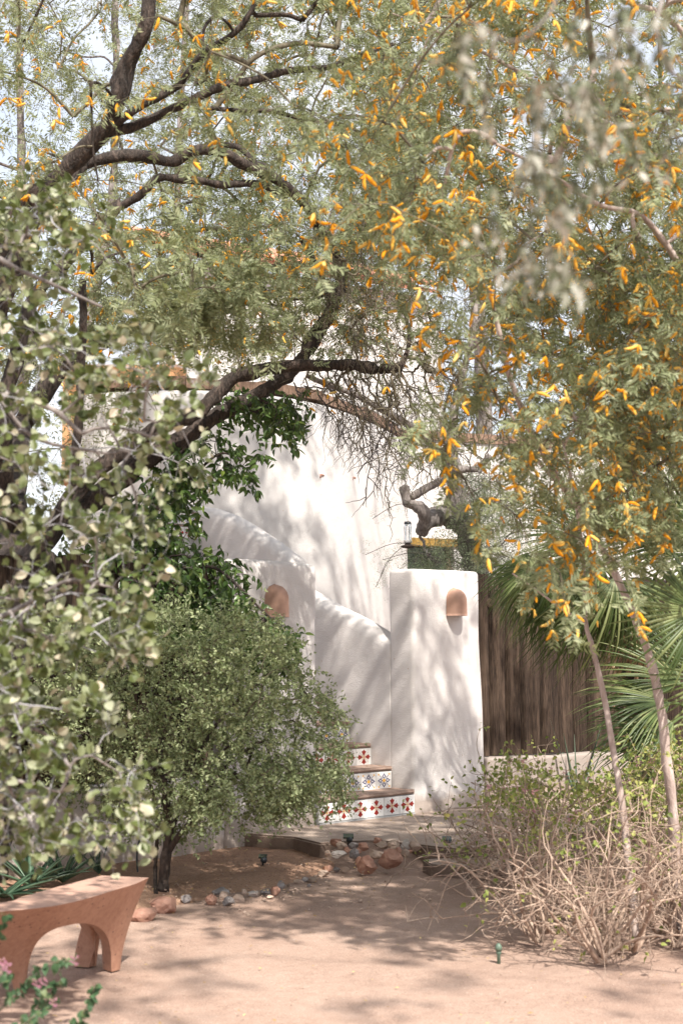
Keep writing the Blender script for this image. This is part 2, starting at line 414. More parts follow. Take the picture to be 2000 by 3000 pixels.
# ------------------------------------------------------------------ ground
def grid_ground():
    xs = np.concatenate([np.linspace(-60, -6, 12)[:-1], np.linspace(-6, 6, 121), np.linspace(6, 60, 12)[1:]])
    ys = np.concatenate([np.linspace(-20, 2, 8)[:-1], np.linspace(2, 14, 121), np.linspace(14, 120, 16)[1:]])
    X, Y = np.meshgrid(xs, ys)
    Z = np.zeros_like(X)
    for i in range(X.shape[0]):
        for j in range(X.shape[1]):
            x, y = X[i, j], Y[i, j]
            if abs(x) < 7 and 1 < y < 15:
                Z[i, j] = 0.018 * mnoise.noise(Vector((x * 0.9, y * 0.9, 0))) + 0.006 * mnoise.noise(Vector((x * 4, y * 4, 3)))
    v = np.stack([X, Y, Z - 0.012], -1).reshape(-1, 3)
    nx = len(xs); ny = len(ys)
    i, j = np.meshgrid(np.arange(ny - 1), np.arange(nx - 1), indexing='ij')
    q = np.stack([i * nx + j, i * nx + j + 1, (i + 1) * nx + j + 1, (i + 1) * nx + j], -1).reshape(-1, 4)
    mb = MB(); mb.add(v, q)
    o = mb.build('ground', M['sand']); o['kind'] = 'structure'
grid_ground()

def poly_slab(name, pts, z0, z1, mat, kind='structure', bev=0.01, parent=None, jitter=0.0):
    bm = bmesh.new()
    vs = [bm.verts.new((p[0], p[1], z1)) for p in pts]
    f = bm.faces.new(vs)
    r = bmesh.ops.extrude_face_region(bm, geom=[f])
    for e in r['geom']:
        if isinstance(e, bmesh.types.BMVert): e.co.z = z0
    bmesh.ops.recalc_face_normals(bm, faces=bm.faces)
    if bev: bmesh.ops.bevel(bm, geom=[e for e in bm.edges if all(v.co.z > (z0 + z1) / 2 for v in e.verts)], offset=bev, segments=2, affect='EDGES')
    return bm_obj(name, bm, mat, parent, kind=kind)

# planted bed of darker soil between the low wall and the row of stones (mounded)
edge_px = [(250, 2690), (380, 2665), (470, 2655), (560, 2640), (660, 2625), (740, 2615), (800, 2603), (860, 2590), (900, 2575), (950, 2557), (1000, 2535), (1060, 2528), (1130, 2535), (1200, 2512), (1235, 2490)]
bed_edge = [G(a, b_, 0.0) for a, b_ in edge_px]
def soil_bed():
    # strip mesh between the stone line and a far line under the wall and patio
    far = [(-2.6, 8.1), (-2.0, 8.4), (-1.7, 8.8), (-1.4, 9.2), (-1.1, 9.5), (-0.9, 9.7), (-0.7, 9.9), (-0.6, 10.0), (-0.45, 10.1), (-0.3, 10.1), (-0.1, 10.1), (0.05, 10.1), (0.2, 10.1), (0.35, 10.0), (0.42, 9.8)]
    mb = MB(); n = len(far); k = 24
    v = []
    for a, b_ in zip(bed_edge, far):
        for t in np.linspace(0, 1, k):
            x = a[0] * (1 - t) + b_[0] * t; y = a[1] * (1 - t) + b_[1] * t
            z = -0.02 + 0.055 * min(1, t * 5) ** 0.7 + 0.022 * mnoise.noise(Vector((x * 3, y * 3, 1))) + 0.01 * mnoise.noise(Vector((x * 11, y * 11, 5)))
            v.append((x, y, z))
    q = [[i * k + j, (i + 1) * k + j, (i + 1) * k + j + 1, i * k + j + 1] for i in range(n - 1) for j in range(k - 1)]
    mb.add(v, q)
    o = mb.build('soil_bed', M['soil']); o['kind'] = 'structure'
soil_bed()

pw, _ = along(702, G(948, 2409, PZ)[:2], Wd)
patio_pts = [G(703, 2441, PZ), G(760, 2445, PZ), G(860, 2452, PZ), G(937, 2470, PZ), G(1010, 2465, PZ), G(1110, 2462, PZ), G(1223, 2474, PZ), G(1330, 2486, PZ), G(1480, 2480, PZ), G(1700, 2440, PZ), G(2100, 2400, PZ)]
patio_pts = [p[:2] for p in patio_pts] + [np.array([4.0, 13.0]), np.array([1.2, 12.2]), C0 + Wd * 0.3 + Bd * 0.3, C0 - Wd * 0.8 + Bd * 0.3]
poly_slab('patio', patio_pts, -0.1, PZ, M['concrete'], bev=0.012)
FLZ = 0.06
fl = [(1238, 2518), (1290, 2514), (1420, 2512), (1560, 2515), (1640, 2530), (1600, 2552), (1490, 2553), (1400, 2545), (1330, 2538), (1260, 2532)]
poly_slab('paving_stone', [G(a, b_, FLZ)[:2] for a, b_ in fl], -0.05, FLZ, M['concrete'], kind=None, bev=0.008)
tag(bpy.data.objects['paving_stone'], 'thin flat brown flagstone sunk in the sand before the patio', 'paving stone')

# ------------------------------------------------------------------ stucco solids
def stucco_block(name, corners, z0, z1, parent, mat, bev=0.05, wob=0.006, top_in=None, cuts=14):
    """rounded prism: corners is a list of plan points, optionally narrowed at the top"""
    bm = bmesh.new()
    bot = [bm.verts.new((c[0], c[1], z0)) for c in corners]
    tc = top_in if top_in is not None else corners
    top = [bm.verts.new((c[0], c[1], z1)) for c in tc]
    n = len(corners)
    bm.faces.new(bot[::-1]); bm.faces.new(top)
    for i in range(n): bm.faces.new((bot[i], bot[(i + 1) % n], top[(i + 1) % n], top[i]))
    bmesh.ops.recalc_face_normals(bm, faces=bm.faces)
    es = [e for e in bm.edges if max(v.co.z for v in e.verts) > z0 + 0.01]
    bmesh.ops.bevel(bm, geom=es, offset=bev, segments=4, affect='EDGES', profile=0.5)
    bmesh.ops.subdivide_edges(bm, edges=[e for e in bm.edges if e.calc_length() > 0.25], cuts=cuts, use_grid_fill=True)
    for v in bm.verts:
        p = v.co
        d = Vector((mnoise.noise(p * 1.7), mnoise.noise(p * 1.7 + Vector((7, 3, 1))), mnoise.noise(p * 1.7 + Vector((1, 9, 4)))))
        v.co += d * wob * 2 if p.z > z0 + 0.02 else Vector((d.x, d.y, 0)) * wob
    return bm_obj(name, bm, mat, parent, smooth=True)

pr = empty('gate_pillar', v3(C0 + Wd * 0.42, PZ), 'white stucco pillar with terracotta sconce right of the tiled steps', 'pillar', 'stucco pillars flanking the steps')
T = 0.27
stucco_block('pillar_body', [C0, C0 + Wd * 0.86, C0 + Wd * 0.86 + Bd * T, C0 + Bd * T], PZ - 0.1, 2.0, pr, M['stucco'], 0.035,
             top_in=[C0 + Wd * 0.0, C0 + Wd * 0.79, C0 + Wd * 0.79 + Bd * T, C0 + Wd * 0.0 + Bd * T])
SWID = 0.93
L0 = C0 - Wd * (SWID + 0.0)
_, sL = along(931, C0, -Wd)
L0 = C0 - Wd * sL
SWID = sL
pl = empty('gate_pillar', v3(L0 - Wd * 0.42, PZ), 'white stucco pillar with terracotta sconce left of the steps, half hidden by leaves', 'pillar', 'stucco pillars flanking the steps')
stucco_block('pillar_body', [L0 - Wd * 0.86, L0, L0 + Bd * T, L0 - Wd * 0.86 + Bd * T], -0.1, 2.0, pl, M['stucco'], 0.045)

# low wall to the left, running from the pillar, then the timber fence on it
LW0 = L0 - Wd * 0.84
LW1 = G(382, 2543, 0)[:2]
dL = (LW1 - LW0); dL /= np.linalg.norm(dL)
nL = np.array([-dL[1], dL[0]]);
if nL @ np.array([0.6, -0.8]) < 0: nL = -nL
lw = empty('low_wall', v3(LW0, 0), 'long low stucco wall behind the small tree left of the steps', 'wall')
stucco_block('wall_body', [LW0 + dL * 4.5, LW0 + dL * 0.004, LW0 + dL * 0.004 - nL * 0.24, LW0 + dL * 4.5 - nL * 0.24], -0.1, 0.52, lw, M['stucco_low'], 0.03, 0.008, cuts=24)
# low wall and fence to the right
RW0 = C0 + Wd * 0.80 + Bd * 0.10
dR = np.array([math.sin(R(60)), math.cos(R(60))]); nR = np.array([dR[1], -dR[0]])
rw = empty('low_wall', v3(RW0, 0), 'low stucco wall carrying the timber fence right of the pillar', 'wall')
a0 = RW0 + nR * 0.10 + dR * 0.08
stucco_block('wall_body', [a0, a0 + dR * 4.5, a0 + dR * 4.5 - nR * 0.34, a0 - nR * 0.34], PZ - 0.05, 0.50, rw, M['stucco_ledge_shaded'], 0.025, 0.008, cuts=24)

def fence(root_label, start, d, n, z0, z1, count, w0, seed):
    root = empty('timber_fence', v3(start, z0), root_label, 'fence', 'timber fences on low walls')
    r = random.Random(seed); s = 0.0
    for i in range(count):
        w = w0 * r.uniform(0.65, 1.25)
        th = 0.05; off = r.uniform(-0.018, 0.018)
        h = z1 - z0 + r.uniform(-0.03, 0.025)
        nx, nz_ = 9, 22
        v = []; sd = r.uniform(0, 100)
        for k in range(nz_ + 1):
            z = z0 + 0.003 + h * k / nz_
            for j in range(nx + 1):
                t = j / nx
                edge = 0.003 * mnoise.noise(Vector((sd, z * 3.0, 1 if t < .5 else 9))) + 0.002 * mnoise.noise(Vector((sd, z * 14.0, 1 if t < .5 else 9)))
                a = s + 0.002 + (w - 0.004) * t + edge * (1 if t in (0, 1) else 0.3)
                groove = 0.018 * mnoise.noise(Vector((t * 5 + sd, z * 0.5, sd))) + 0.010 * mnoise.noise(Vector((t * 13 + sd, z * 1.1, 2)))
                rnd = -0.045 * (2 * t - 1) ** 10
                p = start + d * a + n * (th / 2 + off + groove + rnd)
                v.append((p[0], p[1], z + (0.006 * mnoise.noise(Vector((t * 9, sd, 0))) if k == nz_ else 0)))
        m_ = len(v)
        q = [[k * (nx + 1) + j, k * (nx + 1) + j + 1, (k + 1) * (nx + 1) + j + 1, (k + 1) * (nx + 1) + j] for k in range(nz_) for j in range(nx)]
        # back
        for (a, z) in ((s + .002, z0 + .003), (s + w - .002, z0 + .003), (s + w - .002, z0 + h), (s + .002, z0 + h)):
            p = start + d * a - n * (th / 2) + n * off
            v.append((p[0], p[1], z))
        q.append([m_, m_ + 3, m_ + 2, m_ + 1])
        # rim
        tr = []
        topL, topR = nz_ * (nx + 1), nz_ * (nx + 1) + nx
        q += [[topL, topR, m_ + 2, m_ + 3], [0, topL, m_ + 3, m_], [nx, m_ + 1, m_ + 2, topR]]
        tmp = MB(); tmp.add(v, q)
        c = start + d * (s + w / 2)
        # own local frame so the grain of each plank differs
        off3 = np.array([c[0], c[1], z0])
        me = tmp.mesh('plank', M['wood'], off3, True)
        o = link('plank', me, root); o.location = Vector(off3) - root.location
        # knot
        s += w - 0.004
    for zz in (z0 + 0.3, z1 - 0.3):
        rl = MB(); c = start + d * s / 2 - n * 0.075
        rl.box(v3(c, zz), s, 0.05, 0.09, v3(d, 0), v3(n, 0)); rl.build('rail', M['wood'], root, False)
    return root
fR = fence('weathered dark brown timber fence between right pillar and fan palms', RW0 + dR * 0.04, dR, nR, 0.503, 2.0, 22, 0.178, 3)
fL = fence('weathered timber fence behind the shrubs left of the left pillar', LW0 + dL * 0.03 - nL * 0.12, dL, nL, 0.523, 1.95, 26, 0.16, 5)
# knot on the second plank of the right fence
pk, _ = along(1427, RW0, dR)
kn = MB()
for rr, dz in ((0.034, 0.0), (0.026, 0.007), (0.017, 0.010), (0.008, 0.004)):
    c = v3(pk + nR * (0.028 + dz), 1.755)
    n_ = 14
    ringv = [c + v3(dR, 0) * rr * math.cos(a) + np.array([0, 0, 1]) * rr * 1.15 * math.sin(a) for a in np.arange(n_) * 2 * math.pi / n_]
    kn.v.append(np.array(ringv)); kn.n += n_
kn.q.append(np.array([[r_ * 14 + j, r_ * 14 + (j + 1) % 14, (r_ + 1) * 14 + (j + 1) % 14, (r_ + 1) * 14 + j] for r_ in range(3) for j in range(14)]))
kn.build('knot', M['wood'], fR)

# ------------------------------------------------------------------ wall sconces (half domes of terracotta)
def sconce(px, pbase, label, zb, zt, parent_dir=Wd, w=0.175):
    c, _ = along(px, pbase, parent_dir)
    root = empty('wall_sconce', v3(c + Nd * 0.012, zb), label, 'wall lamp', 'terracotta half dome sconces')
    mb = MB(); na, nh = 18, 12; H = zt - zb
    outer, inner = [], []
    for k in range(nh + 1):
        h = k / nh
        s = 1.0 if h < 0.55 else math.sqrt(max(0, 1 - ((h - 0.55) / 0.45) ** 2))
        s *= 1 + 0.06 * (1 - h)
        for lst, sc in ((outer, 1.0), (inner, 0.88)):
            for j in range(na + 1):
                a = math.pi * j / na
                x = -math.cos(a) * w / 2 * max(s, 0.02) * sc; y = math.sin(a) ** 0.8 * 0.105 * max(s, 0.02) * sc
                lst.append(v3(c, 0) + v3(Wd, 0) * x + v3(Nd, 0) * (y + 0.004) + np.array([0, 0, zb + H * h * (sc if h > 0.5 else 1)]))
    m_ = len(outer)
    q = [[k * (na + 1) + j, k * (na + 1) + j + 1, (k + 1) * (na + 1) + j + 1, (k + 1) * (na + 1) + j] for k in range(nh) for j in range(na)]
    q2 = [[m_ + b_ for b_ in f[::-1]] for f in q]
    rim = [[j, j + 1, m_ + j + 1, m_ + j] for j in range(na)]
    mb.add(outer + inner, q + q2 + rim)
    mb.build('lamp_shade', M['terracotta'], root)
    b2 = MB(); cc = v3(c + Nd * 0.04, zb + 0.07)
    b2.tube([cc + [0, 0, -0.03], cc, cc + [0, 0, 0.04]], [0.014, 0.024, 0.018], 10); b2.build('bulb', M['glaze'], root)
    return root
sconce(1327, C0, 'pinkish terracotta half dome sconce on the right pillar', 1.64, 1.865)
sconce(803, C0, 'orange terracotta half dome sconce on the left pillar behind leaves', 1.60, 1.835)

# ------------------------------------------------------------------ staircase with painted tiles
st = empty('staircase', v3(C0 - Wd * SWID / 2, PZ), 'narrow stucco staircase with painted tile risers between the pillars', 'stairs')
DEP, RIS = 0.235, 0.165
def tile_mesh(kind, w, h):
    """tile in local x (right), z (up), facing -y"""
    bm = bmesh.new()
    mats = [M['glaze'], M['red'], M['blue'], M['yellow'], M['black']]
    r = bmesh.ops.create_cube(bm, size=1.0)
    for v in r['verts']: v.co = Vector((v.co.x * w, v.co.y * 0.010 + 0.0, v.co.z * h))
    bmesh.ops.bevel(bm, geom=list(bm.edges), offset=0.0012, segments=1, affect='EDGES')
    Y = [-0.0062]
    def poly(pts, mi, lift=0):
        vs = [bm.verts.new((x * w, Y[0] - lift * 0.0003, z * h)) for x, z in pts]
        f = bm.faces.new(vs); f.material_index = mi
        f.normal_update()
        if f.normal.y > 0: f.normal_flip()
    def rot(pts, a):
        c, s = math.cos(a), math.sin(a)
        return [(x * c - z * s, x * s + z * c) for x, z in pts]
    if kind == 'red':
        for k in range(4):
            a = k * math.pi / 2
            poly(rot([(0, 0.05), (0.05, 0.14), (0.10, 0.22), (0, 0.30), (-0.10, 0.22), (-0.05, 0.14)], a), 1)
            poly(rot([(-0.10, 0.22), (0, 0.30), (-0.075, 0.36), (-0.16, 0.33)], a), 1)
            poly(rot([(0.10, 0.22), (0.16, 0.33), (0.075, 0.36), (0, 0.30)], a), 1)
            poly(rot([(-0.075, 0.355), (0, 0.298), (0.075, 0.355), (0.0, 0.445)], a), 1)
            b_ = a + math.pi / 4
            poly(rot([(0.0, 0.05), (0.02, 0.13), (0, 0.27), (-0.02, 0.13)], b_), 3)
            poly([(math.cos(b_) * 0.36 + 0.022 * math.cos(q), math.sin(b_) * 0.36 + 0.022 * math.sin(q)) for q in np.arange(6) * math.pi / 3], 4)
        poly([(0.055 * math.cos(q), 0.055 * math.sin(q)) for q in np.arange(8) * math.pi / 4], 3, 1)
        poly([(0.024 * math.cos(q), 0.024 * math.sin(q)) for q in np.arange(8) * math.pi / 4], 4, 2)
    else:
        for k in range(4):
            a = k * math.pi / 2
            o_ = [(0.0, 0.10), (0.07, 0.17), (0.14, 0.20), (0.10, 0.29), (0.05, 0.33), (0.0, 0.43), (-0.05, 0.33), (-0.10, 0.29), (-0.14, 0.20), (-0.07, 0.17)]
            cx, cz = 0, 0.24
            i_ = [(cx + (x - cx) * 0.48, cz + (z - cz) * 0.56) for x, z in o_]
            for j in range(len(o_)):
                j2 = (j + 1) % len(o_)
                poly(rot([o_[j], o_[j2], i_[j2], i_[j]], a), 2)
            b_ = a + math.pi / 4
            poly(rot([(0.012, 0.12), (0.012, 0.42), (-0.012, 0.42), (-0.012, 0.12)], b_), 2)
            c_ = (math.cos(b_ + math.pi / 2) * 0.50, math.sin(b_ + math.pi / 2) * 0.50)
            star = []
            for q in range(8):
                rr = 0.085 if q % 2 == 0 else 0.035
                star.append((c_[0] + rr * math.cos(q * math.pi / 4 + b_), c_[1] + rr * math.sin(q * math.pi / 4 + b_)))
            poly(star, 3)
        poly([(0.105 * math.cos(q), 0.105 * math.sin(q)) for q in np.arange(10) * math.pi / 5], 3, 1)
    me = bpy.data.meshes.new('tile_' + kind)
    bm.to_mesh(me); bm.free()
    for m_ in mats: me.materials.append(m_)
    return me
NT = 6
TW = SWID / NT
TM = {'red': tile_mesh('red', TW - 0.004, 0.132), 'blue': tile_mesh('blue', TW - 0.004, 0.132)}
rotW = Matrix.Rotation(math.atan2(Wd[1], Wd[0]), 4, 'Z')
zprev = PZ
steps = 12
for k in range(steps):
    zt = PZ + 0.018 + RIS * (k + 1)
    f0 = C0 + Bd * DEP * k                # right front corner
    left = f0 - Wd * (SWID + (0.12 if k else 0.0))
    mb = MB()
    c = (f0 + left) / 2 + Bd * 0.15
    hgt = (zt - 0.035) - (PZ - 0.1)
    wid = np.linalg.norm(f0 - left)
    mb.box(v3(c, (zt - 0.035 + PZ - 0.1) / 2), wid - 0.002, 0.30 - 0.003 * k, hgt, v3(Wd, 0), v3(Bd, 0))
    mb.build('step', M['grout'], st, False)
    bm = bmesh.new(); bmesh.ops.create_cube(bm, size=1.0)
    r_ = random.Random(k)
    w_ = wid
    for v in bm.verts: v.co = Vector((v.co.x * w_, v.co.y * 0.325, v.co.z * 0.032))
    es = [e for e in bm.edges if all(v.co.y < 0 for v in e.verts)]
    bmesh.ops.bevel(bm, geom=es, offset=0.013, segments=3, affect='EDGES')
    long_ = [e for e in bm.edges if abs(e.verts[0].co.x - e.verts[1].co.x) > w_ * 0.8]
    bmesh.ops.subdivide_edges(bm, edges=long_, cuts=16)
    for v in bm.verts:
        v.co.y += 0.006 * mnoise.noise(Vector((v.co.x * 6, k * 3, 0)))
        v.co.z += 0.003 * mnoise.noise(Vector((v.co.x * 7, v.co.y * 4, k * 2)))
    mt = Matrix.Translation(Vector(v3(c - Bd * 0.005, zt - 0.016))) @ rotW
    bm.transform(mt)
    bm_obj('tread', bm, M['brick'], st)
    kind = 'red' if k % 2 == 0 else 'blue'
    for j in range(NT + (1 if k else 0)):
        if k > 8: continue
        cc = f0 - Wd * (TW * (j + 0.5) + (0.014 if kind == 'blue' else 0.0)) + Nd * 0.006
        o = link('tile', TM[kind], st)
        o.matrix_basis = Matrix.Translation(Vector(v3(cc, zt - 0.037 - 0.067)) - st.location) @ rotW
# grey mortar strip under the first riser
mb = MB(); mb.box(v3(C0 - Wd * SWID / 2 + Nd * 0.006, PZ + 0.004), SWID, 0.02, 0.012, v3(Wd, 0), v3(Bd, 0)); mb.build('mortar_strip', M['grout'], st, False)

# parapet with stepped, rounded top on the right of the stair
par = empty('stair_parapet', v3(C0 + Bd * DEP, PZ), 'curving white stucco parapet rising beside the tiled steps', 'parapet')
def parapet():
    PB = C0 + Bd * DEP * 1.0 + Wd * 0.0 - Bd * 0.0
    base = C0 + Wd * 0.0
    def ztop(px, py):
        p, s = along(px, base + Wd * 0.15, Bd)
        d = ray(px, py)
        return s, CAMZ + d[2] / d[1] * p[1]
    low = [ztop(1160, 1862), ztop(1130, 1840), ztop(1080, 1812), ztop(1020, 1782), ztop(960, 1748), ztop(925, 1727), ztop(902, 1714)]
    up = [ztop(898, 1690), ztop(893, 1650), ztop(884, 1632), ztop(830, 1590), ztop(760, 1545), ztop(700, 1510), ztop(650, 1492), ztop(600, 1484), ztop(520, 1470)]
    s1 = (low[-1][0] + up[0][0]) / 2
    S = np.concatenate([np.linspace(0.25, s1 - 0.004, 26), np.linspace(s1, up[2][0], 10), np.linspace(up[2][0] + 0.02, up[-1][0], 40)])
    lo = np.array(low); u = np.array(up)
    prof = np.where(S < s1, np.interp(S, lo[:, 0], lo[:, 1]), np.interp(S, u[:, 0], u[:, 1]))
    thick, rr = 0.22, 0.11
    mb = MB(); v = []
    cs = []
    for s, z in zip(S, prof):
        a = []
        wob = 0.012 * mnoise.noise(Vector((s * 2.2, 0, 4)))
        for zz in np.linspace(0, 1, 12)[:-1]:
            a.append((0.002 + wob * zz, PZ - 0.1 + (z - rr - PZ + 0.1) * zz))
        for t in np.linspace(0, math.pi, 11):
            a.append((thick / 2 - thick / 2 * math.cos(t) + wob, z - rr + rr * math.sin(t) ** 0.8))
        a.append((thick, PZ - 0.1))
        cs.append([v3(base + Bd * s + Wd * x, zq) for x, zq in a])
    n = len(cs[0])
    for c in cs: v += c
    q = [[i * n + j, (i + 1) * n + j, (i + 1) * n + j + 1, i * n + j + 1] for i in range(len(cs) - 1) for j in range(n - 1)]
    mb.add(v, q)
    # end caps
    for c, fl_ in ((cs[0], 1), (cs[-1], 0)):
        cen = np.mean(np.array(c), 0)
        vv = [cen] + c
        mb.add(vv, None, [[0, j + 1, j + 2] if fl_ else [0, j + 2, j + 1] for j in range(n - 1)] + [[0, n, 1] if fl_ else [0, 1, n]])
    mb.build('wall_body', M['stucco'], par)
parapet()
# two shallow tiled risers higher up, right end at column 583
us = empty('upper_steps', v3(along(583, C0, Bd)[0], 2.2), 'small tiled steps at the top of the stair beside leaves', 'steps')
SM = {'red': tile_mesh('red', 0.088, 0.098), 'blue': tile_mesh('blue', 0.088, 0.098)}
ub, _s = along(584, C0, Bd)
for k, (py0, kind) in enumerate(((1580, 'red'), (1540, 'blue'))):
    f0 = ub + Bd * 0.02 * k
    d = ray(584, py0); zb = CAMZ + d[2] / d[1] * f0[1]
    mb = MB(); c = f0 - Wd * 0.3 + Bd * 0.16
    mb.box(v3(c, (zb + 0.104 + 1.9) / 2), 0.6, 0.32 - 0.01 * k, zb + 0.104 - 1.9, v3(Wd, 0), v3(Bd, 0)); mb.build('step', M['grout'], us, False)
    mb = MB(); mb.box(v3(c, zb + 0.113), 0.604, 0.335 - 0.01 * k, 0.016, v3(Wd, 0), v3(Bd, 0)); mb.build('tread', M['brick'], us, False)
    for j in range(6):
        cc = f0 - Wd * (0.092 * (j + 0.5)) + Nd * 0.006
        o = link('tile', SM[kind], us); o.matrix_basis = Matrix.Translation(Vector(v3(cc, zb + 0.052)) - us.location) @ rotW

# ------------------------------------------------------------------ house behind
hs = empty('stucco_house', (0, 16, 0), 'white stucco house with rounded wall and timber caps behind the stair', 'house')
def catmull(pts, sub=8):
    pts = [np.asarray(p, float) for p in pts]
    P_ = [2 * pts[0] - pts[1]] + pts + [2 * pts[-1] - pts[-2]]
    out = []
    for i in range(1, len(P_) - 2):
        for k in range(sub):
            t = k / sub
            a, b_, c, d = P_[i - 1], P_[i], P_[i + 1], P_[i + 2]
            out.append(0.5 * ((2 * b_) + (-a + c) * t + (2 * a - 5 * b_ + 4 * c - d) * t * t + (-a + 3 * b_ - 3 * c + d) * t ** 3))
    out.append(pts[-1])
    return np.array(out)
wall_plan = catmull([P(215, 1500, 14.2)[:2], P(310, 1500, 14.0)[:2], P(600, 1500, 13.9)[:2], P(870, 1500, 14.4)[:2], P(1040, 1500, 15.4)[:2], P(1168, 1500, 17.0)[:2], P(1200, 1500, 18.2)[:2]], 10)
def curved_wall(plan, z0, z1, thick, mat, parent, name='wall', rnd=0.05):
    t = np.gradient(plan, axis=0); t /= np.linalg.norm(t, axis=1)[:, None]
    nb = np.stack([-t[:, 1], t[:, 0]], 1)      # back side
    if nb[len(nb) // 2][1] < 0: nb = -nb
    mb = MB(); v = []
    prof = [(0, z0)] + [(0, z0 + (z1 - rnd - z0) * k / 10) for k in range(1, 11)] + [(rnd * (1 - math.cos(a)), z1 - rnd + rnd * math.sin(a)) for a in (0.5, 1.0, 1.57)] + [(thick, z1), (thick, z0)]
    for p, b_ in zip(plan, nb):
        for o_, z in prof: v.append(v3(p + b_ * o_, z))
    n = len(prof)
    q = [[i * n + j, (i + 1) * n + j, (i + 1) * n + j + 1, i * n + j + 1] for i in range(len(plan) - 1) for j in range(n - 1)]
    mb.add(v, q)
    return mb.build(name, mat, parent)
curved_wall(wall_plan, 0, 3.93, 0.35, M['stucco_b'], hs)
# timber cap of beams lying on the curved wall, each beam a piece
wl = wall_plan
i = 2
while i < len(wl) - 3:
    a, b_ = wl[i], wl[min(i + 8, len(wl) - 1)]
    d = b_ - a; L = np.linalg.norm(d); d /= L; n = np.array([d[1], -d[0]])
    mb = MB(); mb.box(v3((a + b_) / 2 - n * 0.16, 4.0 + 0.02 * ((i // 8) % 2)), L - 0.02, 0.30, 0.10, v3(d, 0), v3(n, 0))
    mb.build('beam', M['beam'], hs, False)
    i += 8
# second storey set back, with tiled roof
up_plan = np.array([P(470, 1000, 17.2)[:2], P(560, 1000, 16.9)[:2], P(900, 1000, 17.6)[:2], P(1250, 1000, 18.6)[:2], P(1300, 1000, 21)[:2]])
curved_wall(up_plan, 3.2, 6.05, 0.4, M['stucco_b'], hs, 'upper_wall')
tm = MB()
nn = 8; prof = [(0.085 * math.cos(a), 0.085 * math.sin(a) * 0.8) for a in np.linspace(0, math.pi, nn)]
vv = [(x * (1.0 if e == 0 else 0.86), y, z + 0.0) for e, y in ((0, 0.0), (1, 0.42)) for x, z in prof]
vv += [(x * 0.85, y, z * 0.85 - 0.004) for y in (0.0, 0.42) for x, z in prof]
tm.add(vv, [[j, j + 1, nn + j + 1, nn + j] for j in range(nn - 1)] + [[2 * nn + j + 1, 2 * nn + j, 3 * nn + j, 3 * nn + j + 1] for j in range(nn - 1)] + [[j + 1, j, 2 * nn + j, 2 * nn + j + 1] for j in range(nn - 1)])
tme = tm.mesh('roof_tile', M['rooftile'])
rf0 = up_plan[1]; rd = up_plan[3] - up_plan[1]; rL = np.linalg.norm(rd); rd /= rL; rn = np.array([-rd[1], rd[0]])
if rn[1] < 0: rn = -rn
sl = R(20)
ax = Vector(v3(rd, 0)); ay = Vector((rn[0] * math.cos(sl), rn[1] * math.cos(sl), math.sin(sl))); az = ax.cross(ay)
base_m = Matrix((ax, ay, az)).transposed().to_4x4()
rows, cols = 7, int(rL / 0.2)
deck = MB(); cdeck = v3(rf0 + rd * rL / 2 - rn * 0.25, 6.06) + np.array(ay) * rows * 0.19 ; deck.box(cdeck, rL, rows * 0.38, 0.04, np.array(ax), np.array(ay), np.array(az)); deck.build('roof', M['rooftile'], hs, False)
for r_ in range(rows):
    for c_ in range(cols):
        o = link('roof_tile', tme, hs)
        p = Vector(v3(rf0 + rd * (0.1 + c_ * 0.2) - rn * 0.30, 6.10)) + ay * (r_ * 0.37) + az * 0.012
        o.matrix_basis = Matrix.Translation(p - hs.location) @ base_m
# ochre parapet course and beams at the left
mb = MB(); mb.box((P(370, 1000, 14.75) * [1, 1, 0] + [0, 0, 3.7]), 1.25, 0.3, 1.25); mb.build('ochre_wall', M['adobe'], hs, False)
# right wing with a window
RB0 = P(1160, 1500, 17.6)[:2]; dB = np.array([math.sin(R(66)), math.cos(R(66))]); nB = np.array([dB[1], -dB[0]])
def wing_piece(s0, s1, z0, z1, name='wall', mat='stucco_b', th=0.3, off=0.0, parent=None):
    mb = MB(); mb.box(v3(RB0 + dB * (s0 + s1) / 2 - nB * (th / 2 - off), (z0 + z1) / 2), s1 - s0, th, z1 - z0, v3(dB, 0), v3(nB, 0))
    return mb.build(name, M[mat], parent or hs, False)
_, w0 = along(1182, RB0, dB); _, w1 = along(1330, RB0, dB)
zt_ = P(1240, 1600, (RB0 + dB * (w0 + w1) / 2)[1])[2]
wing_piece(-0.1, w0, 0, 4.0); wing_piece(w1, 6.0, 0, 4.0); wing_piece(w0, w1, zt_ + 0.10, 4.0); wing_piece(w0, w1, 0, zt_ - 1.0)
wing_piece(w0 - 0.08, w1 + 0.1, zt_, zt_ + 0.098, 'lintel', 'lintel', 0.32, 0.03)
win = wing_piece(w0 + 0.001, w0 + 0.05, zt_ - 0.999, zt_ - 0.001, 'window', 'beam', 0.06, -0.10)
wl_ = win.location
for nm, a_, b2, c_, d_, mt_, of in (('frame', w1 - 0.05, w1 - 0.001, zt_ - 0.999, zt_ - 0.001, 'beam', -0.10), ('pane', w0 + 0.051, w1 - 0.051, zt_ - 0.99, zt_ - 0.002, 'pane', -0.13)):
    mb = MB(); th = 0.06 if nm == 'frame' else 0.012
    mb.box(v3(RB0 + dB * (a_ + b2) / 2 - nB * (th / 2 - of), (c_ + d_) / 2) - np.array(hs.location), b2 - a_, th, d_ - c_, v3(dB, 0), v3(nB, 0))
    me = mb.mesh(nm, M[mt_], (0, 0, 0), False); link(nm, me, win)
cap = wing_piece(-0.1, 6.0, 4.002, 4.12, 'beam', 'beam', 0.36, 0.03)

